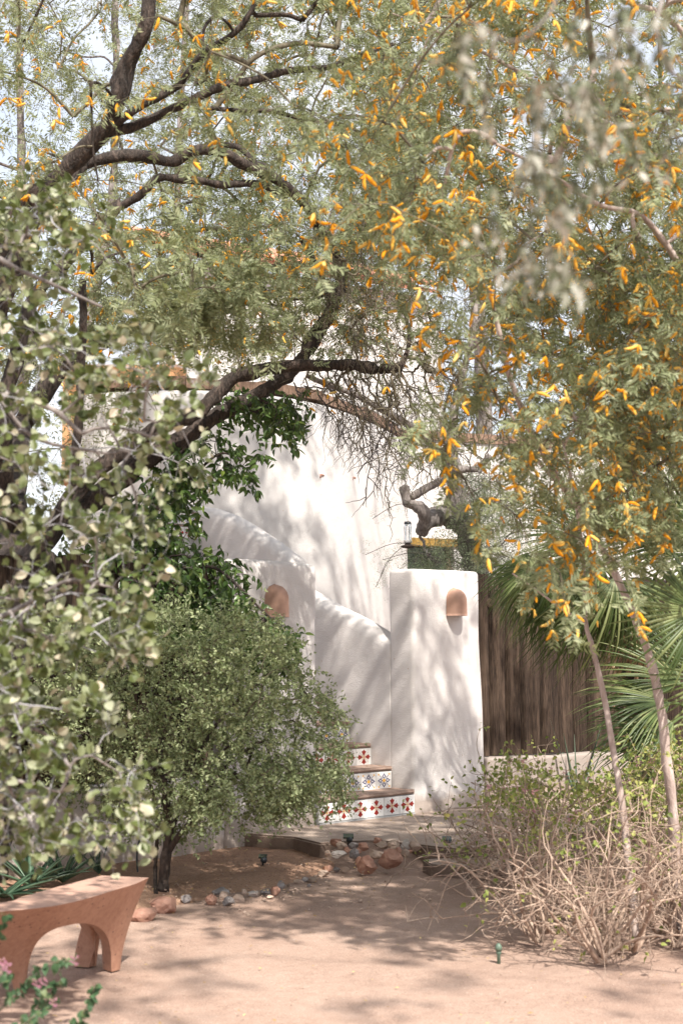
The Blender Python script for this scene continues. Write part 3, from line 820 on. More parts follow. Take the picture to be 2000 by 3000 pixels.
# two small rusty fixings on the rounded wall
hk = MB()
for px, py in ((950, 1393), (1037, 1400)):
    j = np.argmin([abs(toPx(v3(p, 2.9))[0][0] - px) for p in wall_plan])
    c = v3(wall_plan[j], P(px, py, wall_plan[j][1])[2])
    m_ = MB(); m_.tube([c + [0, -0.0, 0], c + [-0.03, -0.05, 0.0], c + [-0.03, -0.055, -0.03]], 0.012, 6); m_.build('hook', M['st_red'], hs)

# ------------------------------------------------------------------ leaf and flower templates (long axis +y, face +z)
def diamond(L, W, x0=0, y0=0, a=0, z0=0, fold=0.0, fy=0.45):
    pts = np.array([[0, 0, 0], [W / 2, L * fy, fold], [0, L, 0], [-W / 2, L * fy, fold]])
    c, s = math.cos(a), math.sin(a)
    r = pts.copy(); r[:, 0] = pts[:, 0] * c + pts[:, 1] * s; r[:, 1] = -pts[:, 0] * s + pts[:, 1] * c
    return r + np.array([x0, y0, z0])
def tpl_feather(n=5, L=0.080, pin=0.038, wd=0.0085, seed=0):
    r = np.random.default_rng(seed)
    v, q = [], []
    k = 0
    d = diamond(L, 0.002); v.append(d); q.append([0, 1, 2, 3]); k += 4
    for i in range(n):
        y = L * (0.18 + 0.8 * i / n)
        sc = 1 - 0.35 * abs(i / n - 0.4)
        for sgn in (-1, 1):
            d = diamond(pin * sc * r.uniform(0.8, 1.15), wd * r.uniform(0.8, 1.2), 0, y, sgn * r.uniform(0.75, 1.15), 0, 0.0)
            d[1:, 2] += r.uniform(-0.008, 0.006)
            v.append(d); q.append([k, k + 1, k + 2, k + 3]); k += 4
    return np.vstack(v), np.array(q), None
def tpl_spray(seed=0, n=14, size=0.16, lw=0.008, ll=0.022):
    """small cluster of thin leaflets for distant foliage"""
    r = np.random.default_rng(seed); v, q = [], []
    for i in range(n):
        d = diamond(ll * r.uniform(0.7, 1.4), lw * r.uniform(0.7, 1.3), 0, 0, r.uniform(-2.4, 2.4))
        d[:, 2] += r.uniform(-0.01, 0.01)
        d += np.array([r.normal() * size * 0.25, r.uniform(0, size), r.normal() * size * 0.16])
        v.append(d); q.append([4 * i, 4 * i + 1, 4 * i + 2, 4 * i + 3])
    return np.vstack(v), np.array(q), None
def tpl_round(L=0.034, W=0.026):
    # oval leaf with short stalk, folded on the midrib
    ys = np.array([0.0, 0.18, 0.45, 0.75, 1.0]) * L; ws = np.array([0.05, 0.72, 1.0, 0.75, 0.06]) * W / 2
    v = []
    for i, (y, w) in enumerate(zip(ys, ws)):
        cz = -0.12 * L * (y / L) ** 2
        v += [(-w, y, cz + w * 0.28), (0, y, cz), (w, y, cz + w * 0.28)]
    q = []
    for i in range(4): q += [[3 * i, 3 * i + 1, 3 * i + 4, 3 * i + 3], [3 * i + 1, 3 * i + 2, 3 * i + 5, 3 * i + 4]]
    v = np.array(v) + [0, 0.004, 0]
    v = np.vstack([v, [[-0.0008, 0, 0], [0.0008, 0, 0]]]); q.append([15, 16, 2, 0])
    return v, np.array(q), None
def tpl_lance(L=0.07, W=0.026, bend=0.25):
    ys = np.array([0.0, 0.2, 0.45, 0.72, 1.0]) * L; ws = np.array([0.06, 0.8, 1.0, 0.62, 0.02]) * W / 2
    v = []
    for y, w in zip(ys, ws):
        cz = -bend * L * (y / L) ** 2
        v += [(-w, y, cz + w * 0.35), (0, y, cz), (w, y, cz + w * 0.35)]
    q = []
    for i in range(4): q += [[3 * i, 3 * i + 1, 3 * i + 4, 3 * i + 3], [3 * i + 1, 3 * i + 2, 3 * i + 5, 3 * i + 4]]
    return np.array(v), np.array(q), None
def tpl_small(L=0.025, W=0.013):
    return np.array([[0, 0, 0], [W / 2, L * .5, W * .15], [0, L, 0], [-W / 2, L * .5, W * .15], [0, L * .5, -W * 0.1]]), None, np.array([[0, 1, 4], [1, 2, 4], [2, 3, 4], [3, 0, 4]])
def tpl_catkin(L=0.058, r0=0.0070, seed=0):
    r = np.random.default_rng(seed); n, k = 6, 6; v, q = [], []
    bend = r.uniform(0.1, 0.5)
    rad = [0.35, 0.95, 1.0, 1.0, 0.9, 0.4]
    for i in range(k):
        t = i / (k - 1); y = L * (0.08 + 0.92 * t); cz = bend * L * t * t
        for j in range(n):
            a = j * 2 * math.pi / n; rr = r0 * rad[i] * r.uniform(0.8, 1.2)
            v.append((rr * math.cos(a), y, cz + rr * math.sin(a)))
    for i in range(k - 1):
        for j in range(n): q.append([i * n + j, i * n + (j + 1) % n, (i + 1) * n + (j + 1) % n, (i + 1) * n + j])
    q += [[0, 5, 2, 1], [5, 4, 3, 2], [30, 31, 32, 35], [32, 33, 34, 35]]
    return np.array(v), np.array(q), None
def tpl_flower(R_=0.011, seed=0):
    r = np.random.default_rng(seed); v, q, k = [], [], 0
    for i in range(9):
        a = r.uniform(0, 6.28); rr = R_ * math.sqrt(r.uniform(0, 1))
        d = diamond(0.009, 0.008, 0, 0, a + r.uniform(-.5, .5)); d += [rr * math.sin(a) * 0.8, rr * math.cos(a) * 0.8, 0.004 - rr * 0.4 + r.uniform(0, .002)]
        v.append(d); q.append([k, k + 1, k + 2, k + 3]); k += 4
    return np.vstack(v), np.array(q), None

class Leaves:
    def __init__(s, name, tpls, mat, maxparts=300, plural=None):
        s.name, s.tpls, s.mat, s.maxparts, s.plural = name, tpls, mat, maxparts, plural or name
        s.p, s.d, s.u, s.sc = [], [], [], []
    def add(s, p, d, u, sc):
        p = np.atleast_2d(p); n = len(p)
        s.p.append(p); s.d.append(np.broadcast_to(d, (n, 3))); s.u.append(np.broadcast_to(u, (n, 3))); s.sc.append(np.broadcast_to(sc, (n,)))
    def build(s, root):
        if not s.p: return
        p = np.vstack(s.p); d = np.vstack(s.d).astype(float); u = np.vstack(s.u).astype(float); sc = np.concatenate(s.sc)
        d = d / (np.linalg.norm(d, axis=1)[:, None] + 1e-9)
        x = np.cross(d, u); x /= np.linalg.norm(x, axis=1)[:, None] + 1e-9
        z = np.cross(x, d)
        off = np.array(root.location)
        tid = rng.integers(0, len(s.tpls), len(p))
        px, py, w = toPx(p)
        vis = (px > -20) & (px < 2020) & (py > -20) & (py < 3020)
        score = np.where(vis, sc / w, -1)
        order = np.argsort(-score)
        single = np.zeros(len(p), bool)
        sel = order[:s.maxparts]; sel = sel[score[sel] > 0]
        if len(p) <= s.maxparts: sel = np.arange(len(p))
        single[sel] = True
        meshes = []
        for v, q, t in s.tpls:
            b_ = MB(); b_.add(v, q, t); meshes.append(b_.mesh(s.name, s.mat))
        for i in sel:
            o = link(s.name, meshes[tid[i]], root)
            k = sc[i]
            m_ = Matrix(((x[i, 0] * k, d[i, 0] * k, z[i, 0] * k, p[i, 0] - off[0]), (x[i, 1] * k, d[i, 1] * k, z[i, 1] * k, p[i, 1] - off[1]), (x[i, 2] * k, d[i, 2] * k, z[i, 2] * k, p[i, 2] - off[2]), (0, 0, 0, 1)))
            o.matrix_basis = m_
        rest = ~single
        if rest.any():
            mb = MB()
            for ti, (v, q, t) in enumerate(s.tpls):
                m_ = rest & (tid == ti)
                if not m_.any(): continue
                B = np.stack([x[m_], d[m_], z[m_]], 1) * sc[m_][:, None, None]      # n,3(axis),3
                vv = np.einsum('kj,njc->nkc', v, B) + p[m_][:, None, :]
                n_, k_ = vv.shape[:2]
                offs = (np.arange(n_) * k_)[:, None, None]
                mb.add(vv.reshape(-1, 3), (q[None] + offs).reshape(-1, 4) if q is not None else None, (t[None] + offs).reshape(-1, 3) if t is not None else None)
            mb.build(s.plural, s.mat, root, False, 'stuff')

def unit(v): return v / (np.linalg.norm(v) + 1e-9)
def rdir(): return unit(rng.normal(size=3))

class Plant:
    def __init__(s, name, base, label, cat, group=None, bark='bark_dark', twig='twig_dark'):
        s.root = empty(name, base, label, cat, group)
        s.base = np.array(base, float)
        s.bark, s.twm = M[bark], M[twig]
        s.np_, s.par, s.rad, s.seg = [], [], [], []       # nodes
        s.tw = MB(); s.L = {}; s.fixed = 0; s.nb = 0
    def leaves(s, key, tpls, mat, maxparts=300, plural=None, name=None):
        s.L[key] = Leaves(name or key, tpls, M[mat], maxparts, plural or key + 's'); return s.L[key]
    def limb(s, pts, r0, r1, name='branch', n=10, sub=6, wob=0.012, start=None):
        c = catmull(pts, sub)
        rad = np.linspace(r0, r1, len(c))
        for i in range(len(c)):
            q = Vector(c[i] * 4.0)
            c[i] += np.array([mnoise.noise(q), mnoise.noise(q + Vector((5, 5, 5))), mnoise.noise(q + Vector((9, 1, 3)))]) * wob * min(1, rad[i] / 0.02)
            rad[i] *= 1 + 0.16 * mnoise.noise(Vector(c[i] * 9.0))
        mb = MB(); mb.tube(c, rad, n)
        # knobbly skin
        v = mb.v[0]
        if r0 > 0.02:
            for i in range(len(v)):
                v[i] += (v[i] - c[min(i // n, len(c) - 1)]) * (0.30 * mnoise.noise(Vector(v[i] * 16.0)) + 0.22 * mnoise.noise(Vector(v[i] * np.array([40, 40, 14.]))))
        mb.build(name, s.bark, s.root)
        s.np_ += list(c); s.rad += list(rad); s.fixed = len(s.np_)
        return c
    def grow(s, targets, rtip=0.0022, sag=0.10, wob=0.05, bigr=0.007, bigparts=60, maxr=0.03, zig=0.0, pref_up=0.0):
        """join targets one by one to the closest part of the tree, thicken with load"""
        T_ = np.array(targets); nodes = list(s.np_)
        arr = np.zeros((len(nodes) + len(T_) * 4 + 10, 3)); cnt = len(nodes); arr[:cnt] = nodes
        d0 = np.array([np.min(np.linalg.norm(arr[:cnt] - t, axis=1)) for t in T_])
        order = np.argsort(d0)
        paths = []; load = {}; parent = {}
        tips = []
        for ti in order:
            t = T_[ti]
            dd = np.linalg.norm(arr[:cnt] - t, axis=1)
            j = int(np.argmin(dd))
            a = arr[j].copy(); L = dd[j]
            perp = rdir() * L * wob
            mid1 = a + (t - a) * 0.35 + perp + np.array([0, 0, sag * L])
            mid2 = a + (t - a) * 0.7 + perp * 0.3 + rdir() * L * wob * 0.6 + np.array([0, 0, sag * L * 0.8])
            i0 = cnt
            arr[cnt] = mid1; arr[cnt + 1] = mid2; arr[cnt + 2] = t; cnt += 3
            parent[i0] = j; parent[i0 + 1] = i0; parent[i0 + 2] = i0 + 1
            paths.append((j, i0)); tips.append((t, unit(t - mid2)))
            k = i0 + 2
            while k in parent:
                load[k] = load.get(k, 0) + 1; k = parent[k]
        for (j, i0) in paths:
            ra = min(maxr, rtip * load[i0] ** 0.5 * 1.15); rb = min(maxr, rtip * load[i0 + 2] ** 0.5)
            c = catmull([arr[j], arr[i0], arr[i0 + 1], arr[i0 + 2]], 3)
            if zig:
                L = np.linalg.norm(c[-1] - c[0])
                c[1:-1] += rng.normal(size=(len(c) - 2, 3)) * zig * L
            rr = np.linspace(ra, rb, len(c))
            if ra > bigr and s.nb < bigparts:
                mb = MB(); mb.tube(c, rr, 7); mb.build('branch', s.bark, s.root); s.nb += 1
            else:
                s.tw.tube(c, rr, 5 if ra > 0.005 else 3, False)
        s.np_ = [arr[i] for i in range(cnt)]
        return tips
    def twiglet(s, p, d, L, r=0.0018, k=5, droop=0.3, zig=0.06):
        pts = [p]; dd = unit(d)
        for i in range(k):
            dd = unit(dd + np.array([0, 0, -droop / k * 2]) + rng.normal(size=3) * zig * 2)
            pts.append(pts[-1] + dd * L / k)
        pts = np.array(pts)
        s.tw.tube(pts, np.linspace(r, r * 0.4, len(pts)), 3, False)
        return pts
    def finish(s):
        if s.tw.v: s.tw.build('twigs', s.twm, s.root, True, 'stuff')
        for l in s.L.values(): l.build(s.root)

def region(n, x0, x1, y0, y1, d0, d1, tilt=0.0):
    out = []
    for _ in range(n):
        out.append(P(rng.uniform(x0, x1), rng.uniform(y0, y1), rng.uniform(d0, d1)))
    return out
def poly_region(n, poly, d0, d1, avoid=None):
    poly = np.array(poly, float); out = []
    x0, y0 = poly.min(0); x1, y1 = poly.max(0)
    def inside(x, y, pg):
        c = False; k = len(pg)
        for i in range(k):
            a, b_ = pg[i], pg[i - 1]
            if (a[1] > y) != (b_[1] > y) and x < (b_[0] - a[0]) * (y - a[1]) / (b_[1] - a[1]) + a[0]: c = not c
        return c
    while len(out) < n:
        x, y = rng.uniform(x0, x1), rng.uniform(y0, y1)
        if inside(x, y, poly) and not (avoid and inside(x, y, np.array(avoid, float))):
            out.append(P(x, y, rng.uniform(d0, d1)))
    return out
def LP(*a):   # limb points from (px, py, D)
    return [P(*k) for k in a]

FE = [tpl_feather(5, seed=i) for i in range(3)]
CK = [tpl_catkin(seed=i) for i in range(4)]

def feather_tips(pl_, tips, ntw, Lr, nleaf, sc, cat_p, droop=0.5, key='leaf', ck='catkin', r=0.0022):
    L = pl_.L[key]; K = pl_.L.get(ck)
    for (p, d) in tips:
        for _ in range(ntw):
            dd = unit(d * 0.6 + rdir() * 0.9 + np.array([0, 0, 0.15]))
            pts = pl_.twiglet(p, dd, rng.uniform(*Lr), r=r, droop=droop)
            t = np.sort(rng.uniform(0.1, 1, nleaf)) * (len(pts) - 1)
            i = np.minimum(t.astype(int), len(pts) - 2); f = (t - i)[:, None]
            pos = pts[i] * (1 - f) + pts[i + 1] * f
            td = pts[i + 1] - pts[i]; td /= np.linalg.norm(td, axis=1)[:, None] + 1e-9
            rd_ = rng.normal(size=(nleaf, 3)); rd_[:, 2] -= 0.25
            dl = td * 0.6 + rd_ * 0.55
            up = rng.normal(size=(nleaf, 3)) * 0.6 + np.array([0.2, -0.6, 0.7])
            L.add(pos, dl, up, sc * rng.uniform(0.55, 1.4, nleaf))
            if K and rng.uniform() < cat_p:
                m_ = rng.integers(3, 9); i0 = rng.integers(1, len(pts) - 1)
                for _c in range(m_):
                    ii = min(len(pts) - 1, i0 + rng.integers(0, 3))
                    cd = rng.normal(size=3) * 0.55 + np.array([0, 0, -0.75])
                    K.add(pts[ii][None], cd[None], rng.normal(size=(1, 3)), rng.uniform(0.4, 1.12))

WALLGAP = [(560, 1180), (700, 1210), (900, 1130), (1150, 1180), (1180, 1400), (1150, 1950), (930, 2400), (600, 1950)]

# ------------------------------------------------------------------ big mesquite at the left, limbs arching over the stair
def zigtwig(t, p, ln, sway=0.0, r0=0.006, side=0.5):
    n = max(6, int(ln / 0.055)); pts = [np.array(p, float)]; sx = 1
    dirn = np.array([sway, rng.normal() * 0.1, -1.0])
    for i in range(n):
        sx = -sx; dirn = unit(dirn + np.array([rng.normal() * 0.12 + 0.02, rng.normal() * 0.08, rng.normal() * 0.06]))
        st_ = unit(dirn + np.array([sx * rng.uniform(0.15, 0.5), rng.normal() * 0.15, 0]))
        pts.append(pts[-1] + st_ * ln / n)
    pts = np.array(pts); t.tw.tube(pts, np.linspace(r0, r0 * 0.35, len(pts)), 5, False)
    for i in range(1, n):
        t.tw.tube([pts[i], pts[i] + unit(np.array([rng.normal(), rng.normal() * 0.4, 0.2])) * 0.022], [r0 * 0.5, r0 * 0.2], 3, False)
        if side and rng.uniform() < side: zigtwig(t, pts[i], rng.uniform(0.1, 0.45) * ln, sway + rng.choice([-1, 1]) * rng.uniform(0.3, 0.9), r0 * 0.6, 0.25 if side > 0.3 else 0)
def big_tree():
    b0 = G(-60, 2600, 0)
    t = Plant('mesquite_tree', b0, 'large dark barked tree arching over the stair from the left, orange catkins', 'tree', None, 'bark_dark', 'twig_olive')
    t.leaves('leaf', FE, 'feather', 300, 'leaves'); t.leaves('catkin', CK, 'catkin', 300)
    t.limb([b0, *LP((-40, 2300, 8.2), (-10, 2000, 8.4), (60, 1780, 8.6), (110, 1620, 8.8))], 0.16, 0.11, 'trunk', 14)
    t.limb(LP((90, 1660, 8.7), (150, 1555, 8.9), (330, 1420, 9.1), (430, 1345, 9.2), (520, 1295, 9.3), (620, 1225, 9.4), (700, 1185, 9.5), (800, 1130, 9.6), (850, 1090, 9.6), (885, 1050, 9.6), (945, 960, 9.6), (985, 880, 9.6), (995, 790, 9.6), (965, 690, 9.6)), 0.076, 0.028)
    t.limb(LP((120, 1600, 8.8), (260, 1400, 8.9), (420, 1285, 9.0), (490, 1240, 9.0), (560, 1215, 9.1), (630, 1160, 9.2), (690, 1105, 9.2), (760, 1085, 9.2), (860, 1072, 9.2), (1000, 1070, 9.2), (1100, 1082, 9.2), (1172, 1075, 9.2)), 0.058, 0.036)
    t.limb(LP((-60, 1900, 8.3), (-90, 1300, 7.9), (-40, 900, 7.7), (30, 640, 7.6), (150, 540, 7.6), (300, 390, 7.5), (345, 300, 7.4), (370, 200, 7.4), (430, 60, 7.3), (450, -120, 7.3), (500, -500, 7.2)), 0.072, 0.030)
    t.limb(LP((230, 470, 7.6), (300, 395, 7.5), (420, 310, 7.4), (520, 250, 7.4), (600, 150, 7.3), (700, 80, 7.2), (800, -80, 7.2)), 0.028, 0.014)
    t.limb(LP((190, 510, 7.6), (280, 410, 7.5), (400, 370, 7.5), (520, 310, 7.5), (640, 260, 7.5), (740, 232, 7.6), (850, 205, 7.7), (960, 198, 7.8), (1050, 165, 7.8), (1150, 130, 7.9)), 0.030, 0.012)
    t.limb(LP((590, 315, 7.5), (700, 325, 7.5), (800, 325, 7.5), (890, 350, 7.5), (1000, 365, 7.5), (1080, 400, 7.4)), 0.014, 0.008)
    t.limb(LP((240, 485, 8.4), (370, 455, 8.5), (500, 470, 8.6), (560, 440, 8.6), (640, 440, 8.7), (720, 485, 8.8), (800, 520, 8.9), (870, 575, 9.0), (920, 640, 9.2), (965, 720, 9.4)), 0.036, 0.034)
    t.limb(LP((340, 610, 8.6), (410, 570, 8.6), (470, 520, 8.6), (560, 530, 8.7), (650, 540, 8.8), (760, 540, 8.9), (840, 570, 9.0)), 0.026, 0.022)
    t.limb(LP((240, 485, 8.4), (120, 620, 8.2), (20, 850, 8.1), (-60, 1100, 8.1), (-90, 1500, 8.2)), 0.05, 0.07)
    t.limb(LP((340, 610, 8.6), (200, 760, 8.4), (90, 900, 8.3), (10, 1250, 8.2), (40, 1550, 8.5)), 0.035, 0.05)
    t.limb(LP((60, 1250, 10.2), (180, 1080, 10.3), (300, 1000, 10.4), (450, 950, 10.5), (560, 920, 10.5), (700, 885, 10.5), (800, 860, 10.6)), 0.075, 0.035)
    t.limb(LP((30, 1700, 8.7), (40, 1450, 9.4), (60, 1250, 10.2)), 0.09, 0.08)
    t.limb(LP((215, 1420, 8.4), (228, 1250, 8.3), (238, 1050, 8.2), (243, 930, 8.1), (240, 820, 8.1)), 0.028, 0.022)
    t.limb(LP((60, 1700, 8.6), (150, 1560, 8.5), (215, 1420, 8.4)), 0.04, 0.03)
    t.limb(LP((885, 1050, 9.6), (900, 990, 9.6), (960, 900, 9.5), (930, 780, 9.4), (880, 700, 9.3)), 0.03, 0.014)
    t.limb(LP((1172, 1075, 9.2), (1190, 1040, 9.2), (1200, 980, 9.2), (1180, 900, 9.2)), 0.022, 0.010)
    # crown
    tg = []
    tg += region(40, -400, 700, -450, 640, 6.2, 7.4)
    tg += region(95, -400, 800, -450, 640, 9.0, 11.4)
    tg += region(22, 600, 1350, -500, 700, 6.2, 7.6)
    tg += region(140, 500, 1350, -500, 760, 9.2, 11.4)
    tg += region(45, -300, 420, 560, 1100, 8.6, 10.2)
    tg += region(100, 280, 1100, 640, 1000, 9.0, 11.6)
    tg += region(14, 900, 1350, 620, 1050, 8.8, 11.0)
    tg += region(120, 500, 2000, -900, 500, 9.5, 12.3)
    tg += region(110, -100, 2300, -1500, -500, 6.5, 11.5)  # unseen crown above the frame, added to shade the house wall
    tips = t.grow(tg, 0.0026, maxr=0.02)
    feather_tips(t, tips, 5, (0.25, 0.55), 8, 1.0, 0.42)
    # soft pale sprays hanging in front
    tg = region(16, 330, 780, 760, 960, 6.2, 7.0)
    tips = t.grow(tg, 0.002)
    feather_tips(t, tips, 5, (0.15, 0.35), 9, 1.15, 0.05)
    # bare dark twigs hanging by the limb end
    tg = poly_region(170, [(900, 620), (1250, 640), (1420, 1100), (1380, 1330), (1150, 1330), (900, 1200), (1000, 1050)], 8.8, 9.8)
    tips = t.grow(tg, 0.0026, sag=-0.12, wob=0.14, zig=0.025)
    for p, d in tips:
        for _ in range(4):
            t.twiglet(p, d * 0.4 + rdir() * 0.6 + np.array([0, 0, -0.6]), rng.uniform(0.15, 0.45), 0.0022, 7, 0.5, 0.16)
    for px, py, ln, sw in ((905, 1085, 0.35, -0.2), (960, 1080, 0.5, 0.25), (990, 1078, 0.62, -0.15), (1020, 1078, 0.85, 0.25), (1050, 1080, 0.6, 0.45), (1075, 1080, 1.05, 0.15), (1100, 1082, 0.8, 0.35), (1125, 1080, 1.0, 0.1), (1150, 1080, 0.7, 0.5), (1172, 1078, 0.95, 0.4), (1130, 1000, 1.1, 0.6), (1180, 980, 1.1, 0.5), (1040, 1000, 0.9, 0.1), (930, 1080, 0.3, 0.5),
                           (1000, 700, 0.9, 0.2), (960, 680, 0.8, 0.4), (1010, 760, 0.8, 0.3), (1060, 720, 0.9, 0.3), (1110, 760, 0.8, 0.1), (1160, 820, 0.7, 0.2)):
        zigtwig(t, P(px, py, 9.2 + rng.uniform(-.15, .15)), ln, sw, 0.0065)
    t.finish()
    return t
big_tree()

# ------------------------------------------------------------------ bare hanging twigs in front of the white wall: a tree behind the parapet
def bare_twigs():
    b0 = np.array([1.6, 12.9, 0.0])
    t = Plant('desert_tree', b0, 'gnarled grey desert tree with fine leaves behind the right pillar', 'tree', None, 'bark_grey', 'twig_dark')
    t.leaves('leaf', [tpl_spray(i, 12, 0.10, 0.006, 0.014) for i in range(3)], 'tiny', 0, 'leaves')
    D = 12.6
    t.limb([b0, *LP((1420, 1900, D), (1400, 1700, D), (1375, 1600, D), (1345, 1520, D), (1335, 1450, D), (1330, 1380, D), (1310, 1310, D))], 0.11, 0.07, 'trunk', 12)
    t.limb(LP((1350, 1530, D), (1290, 1510, D), (1250, 1530, 12.4), (1232, 1555, 12.3)), 0.10, 0.06)
    t.limb(LP((1245, 1545, 12.3), (1240, 1500, 12.2), (1215, 1480, 12.2), (1195, 1470, 12.2), (1185, 1425, 12.2)), 0.06, 0.045)
    t.limb(LP((1205, 1460, 12.2), (1240, 1435, 12.2), (1290, 1410, 12.2), (1310, 1380, 12.2), (1360, 1375, 12.2), (1400, 1370, 12.2), (1435, 1335, 12.2)), 0.038, 0.026)
    t.limb(LP((1310, 1370, 12.2), (1270, 1310, 12.0), (1210, 1255, 11.9), (1120, 1200, 11.8), (1050, 1160, 11.8), (960, 1125, 11.7), (900, 1100, 11.7)), 0.034, 0.02)
    t.limb(LP((1325, 1400, 12.4), (1330, 1200, 12.5), (1380, 1000, 12.6), (1400, 800, 12.6)), 0.05, 0.02)
    tg = poly_region(70, [(880, 1090), (1200, 900), (1500, 1000), (1500, 1500), (1250, 1330), (1000, 1180)], 11.4, 12.8)
    tips = t.grow(tg, 0.0030, sag=-0.05, wob=0.12, zig=0.02)
    for p, d in tips:
        for _ in range(4):
            t.twiglet(p, d * 0.4 + rdir() * 0.6 + np.array([0, 0, -0.45]), rng.uniform(0.15, 0.5), 0.0026, 7, 0.5, 0.14)
    # long zigzag twigs hanging over the wall
    for px, py, ln in ((1030, 1090, 0.7), (930, 1140, 0.6), (1150, 1150, 0.6), (1200, 1160, 0.8), (1045, 1180, 0.5), (1000, 1090, 1.1), (1110, 1090, 1.1), (860, 1120, 0.35), (1010, 1110, 0.9), (1060, 1130, 1.1), (1100, 1150, 0.8), (1135, 1170, 0.9), (960, 1130, 0.55), (890, 1130, 0.45), (1180, 1200, 0.9), (1080, 1080, 1.2)):
        pts = t.twiglet(P(px, py, 11.5), np.array([rng.uniform(-.3, .5), 0, -1]), ln, 0.008, 14, 0.1, 0.13)
        for i in range(2, 14):
            t.twiglet(pts[i], rdir() + np.array([0.2, 0, -0.5]), rng.uniform(0.08, 0.34), 0.0042, 6, 0.3, 0.14)
            t.twiglet(pts[i], rdir(), rng.uniform(0.02, 0.05), 0.002, 2, 0.3, 0.14)
    # fine leafy mass
    tg = poly_region(120, [(1330, 1380), (1480, 1400), (1560, 1600), (1480, 1680), (1200, 1650), (1240, 1590), (1330, 1590)], 12.0, 13.0)
    tips = t.grow(tg, 0.0026, wob=0.15)
    L = t.L['leaf']
    for p, d in tips:
        for _ in range(5):
            pts = t.twiglet(p, rdir() + np.array([0, 0, -0.1]), rng.uniform(0.15, 0.4), 0.0018, 6, 0.4, 0.14)
            L.add(pts[1:], rng.normal(size=(6, 3)), rng.normal(size=(6, 3)) * 0.5 + [0, -0.3, 0.8], rng.uniform(0.7, 1.2, 6))
    for (x0, y0, x1, y1) in ((1240, 1600, 1070, 1625), (1230, 1480, 1090, 1520), (1180, 1600, 1100, 1720), (1150, 1640, 1110, 1700), (1300, 1640, 1120, 1640), (1210, 1450, 1130, 1370)):
        a, b_ = P(x0, y0, 12.1), P(x1, y1, 12.0)
        c = catmull([a, (a + b_) / 2 + [0, 0, 0.06], b_], 6); t.tw.tube(c, 0.003, 3, False)
        for q in c[3:]:
            L.add(q[None] + rng.normal(size=(5, 3)) * 0.035, rng.normal(size=(5, 3)), rng.normal(size=(5, 3)), rng.uniform(0.35, 0.65, 5))
    t.finish()
bare_twigs()

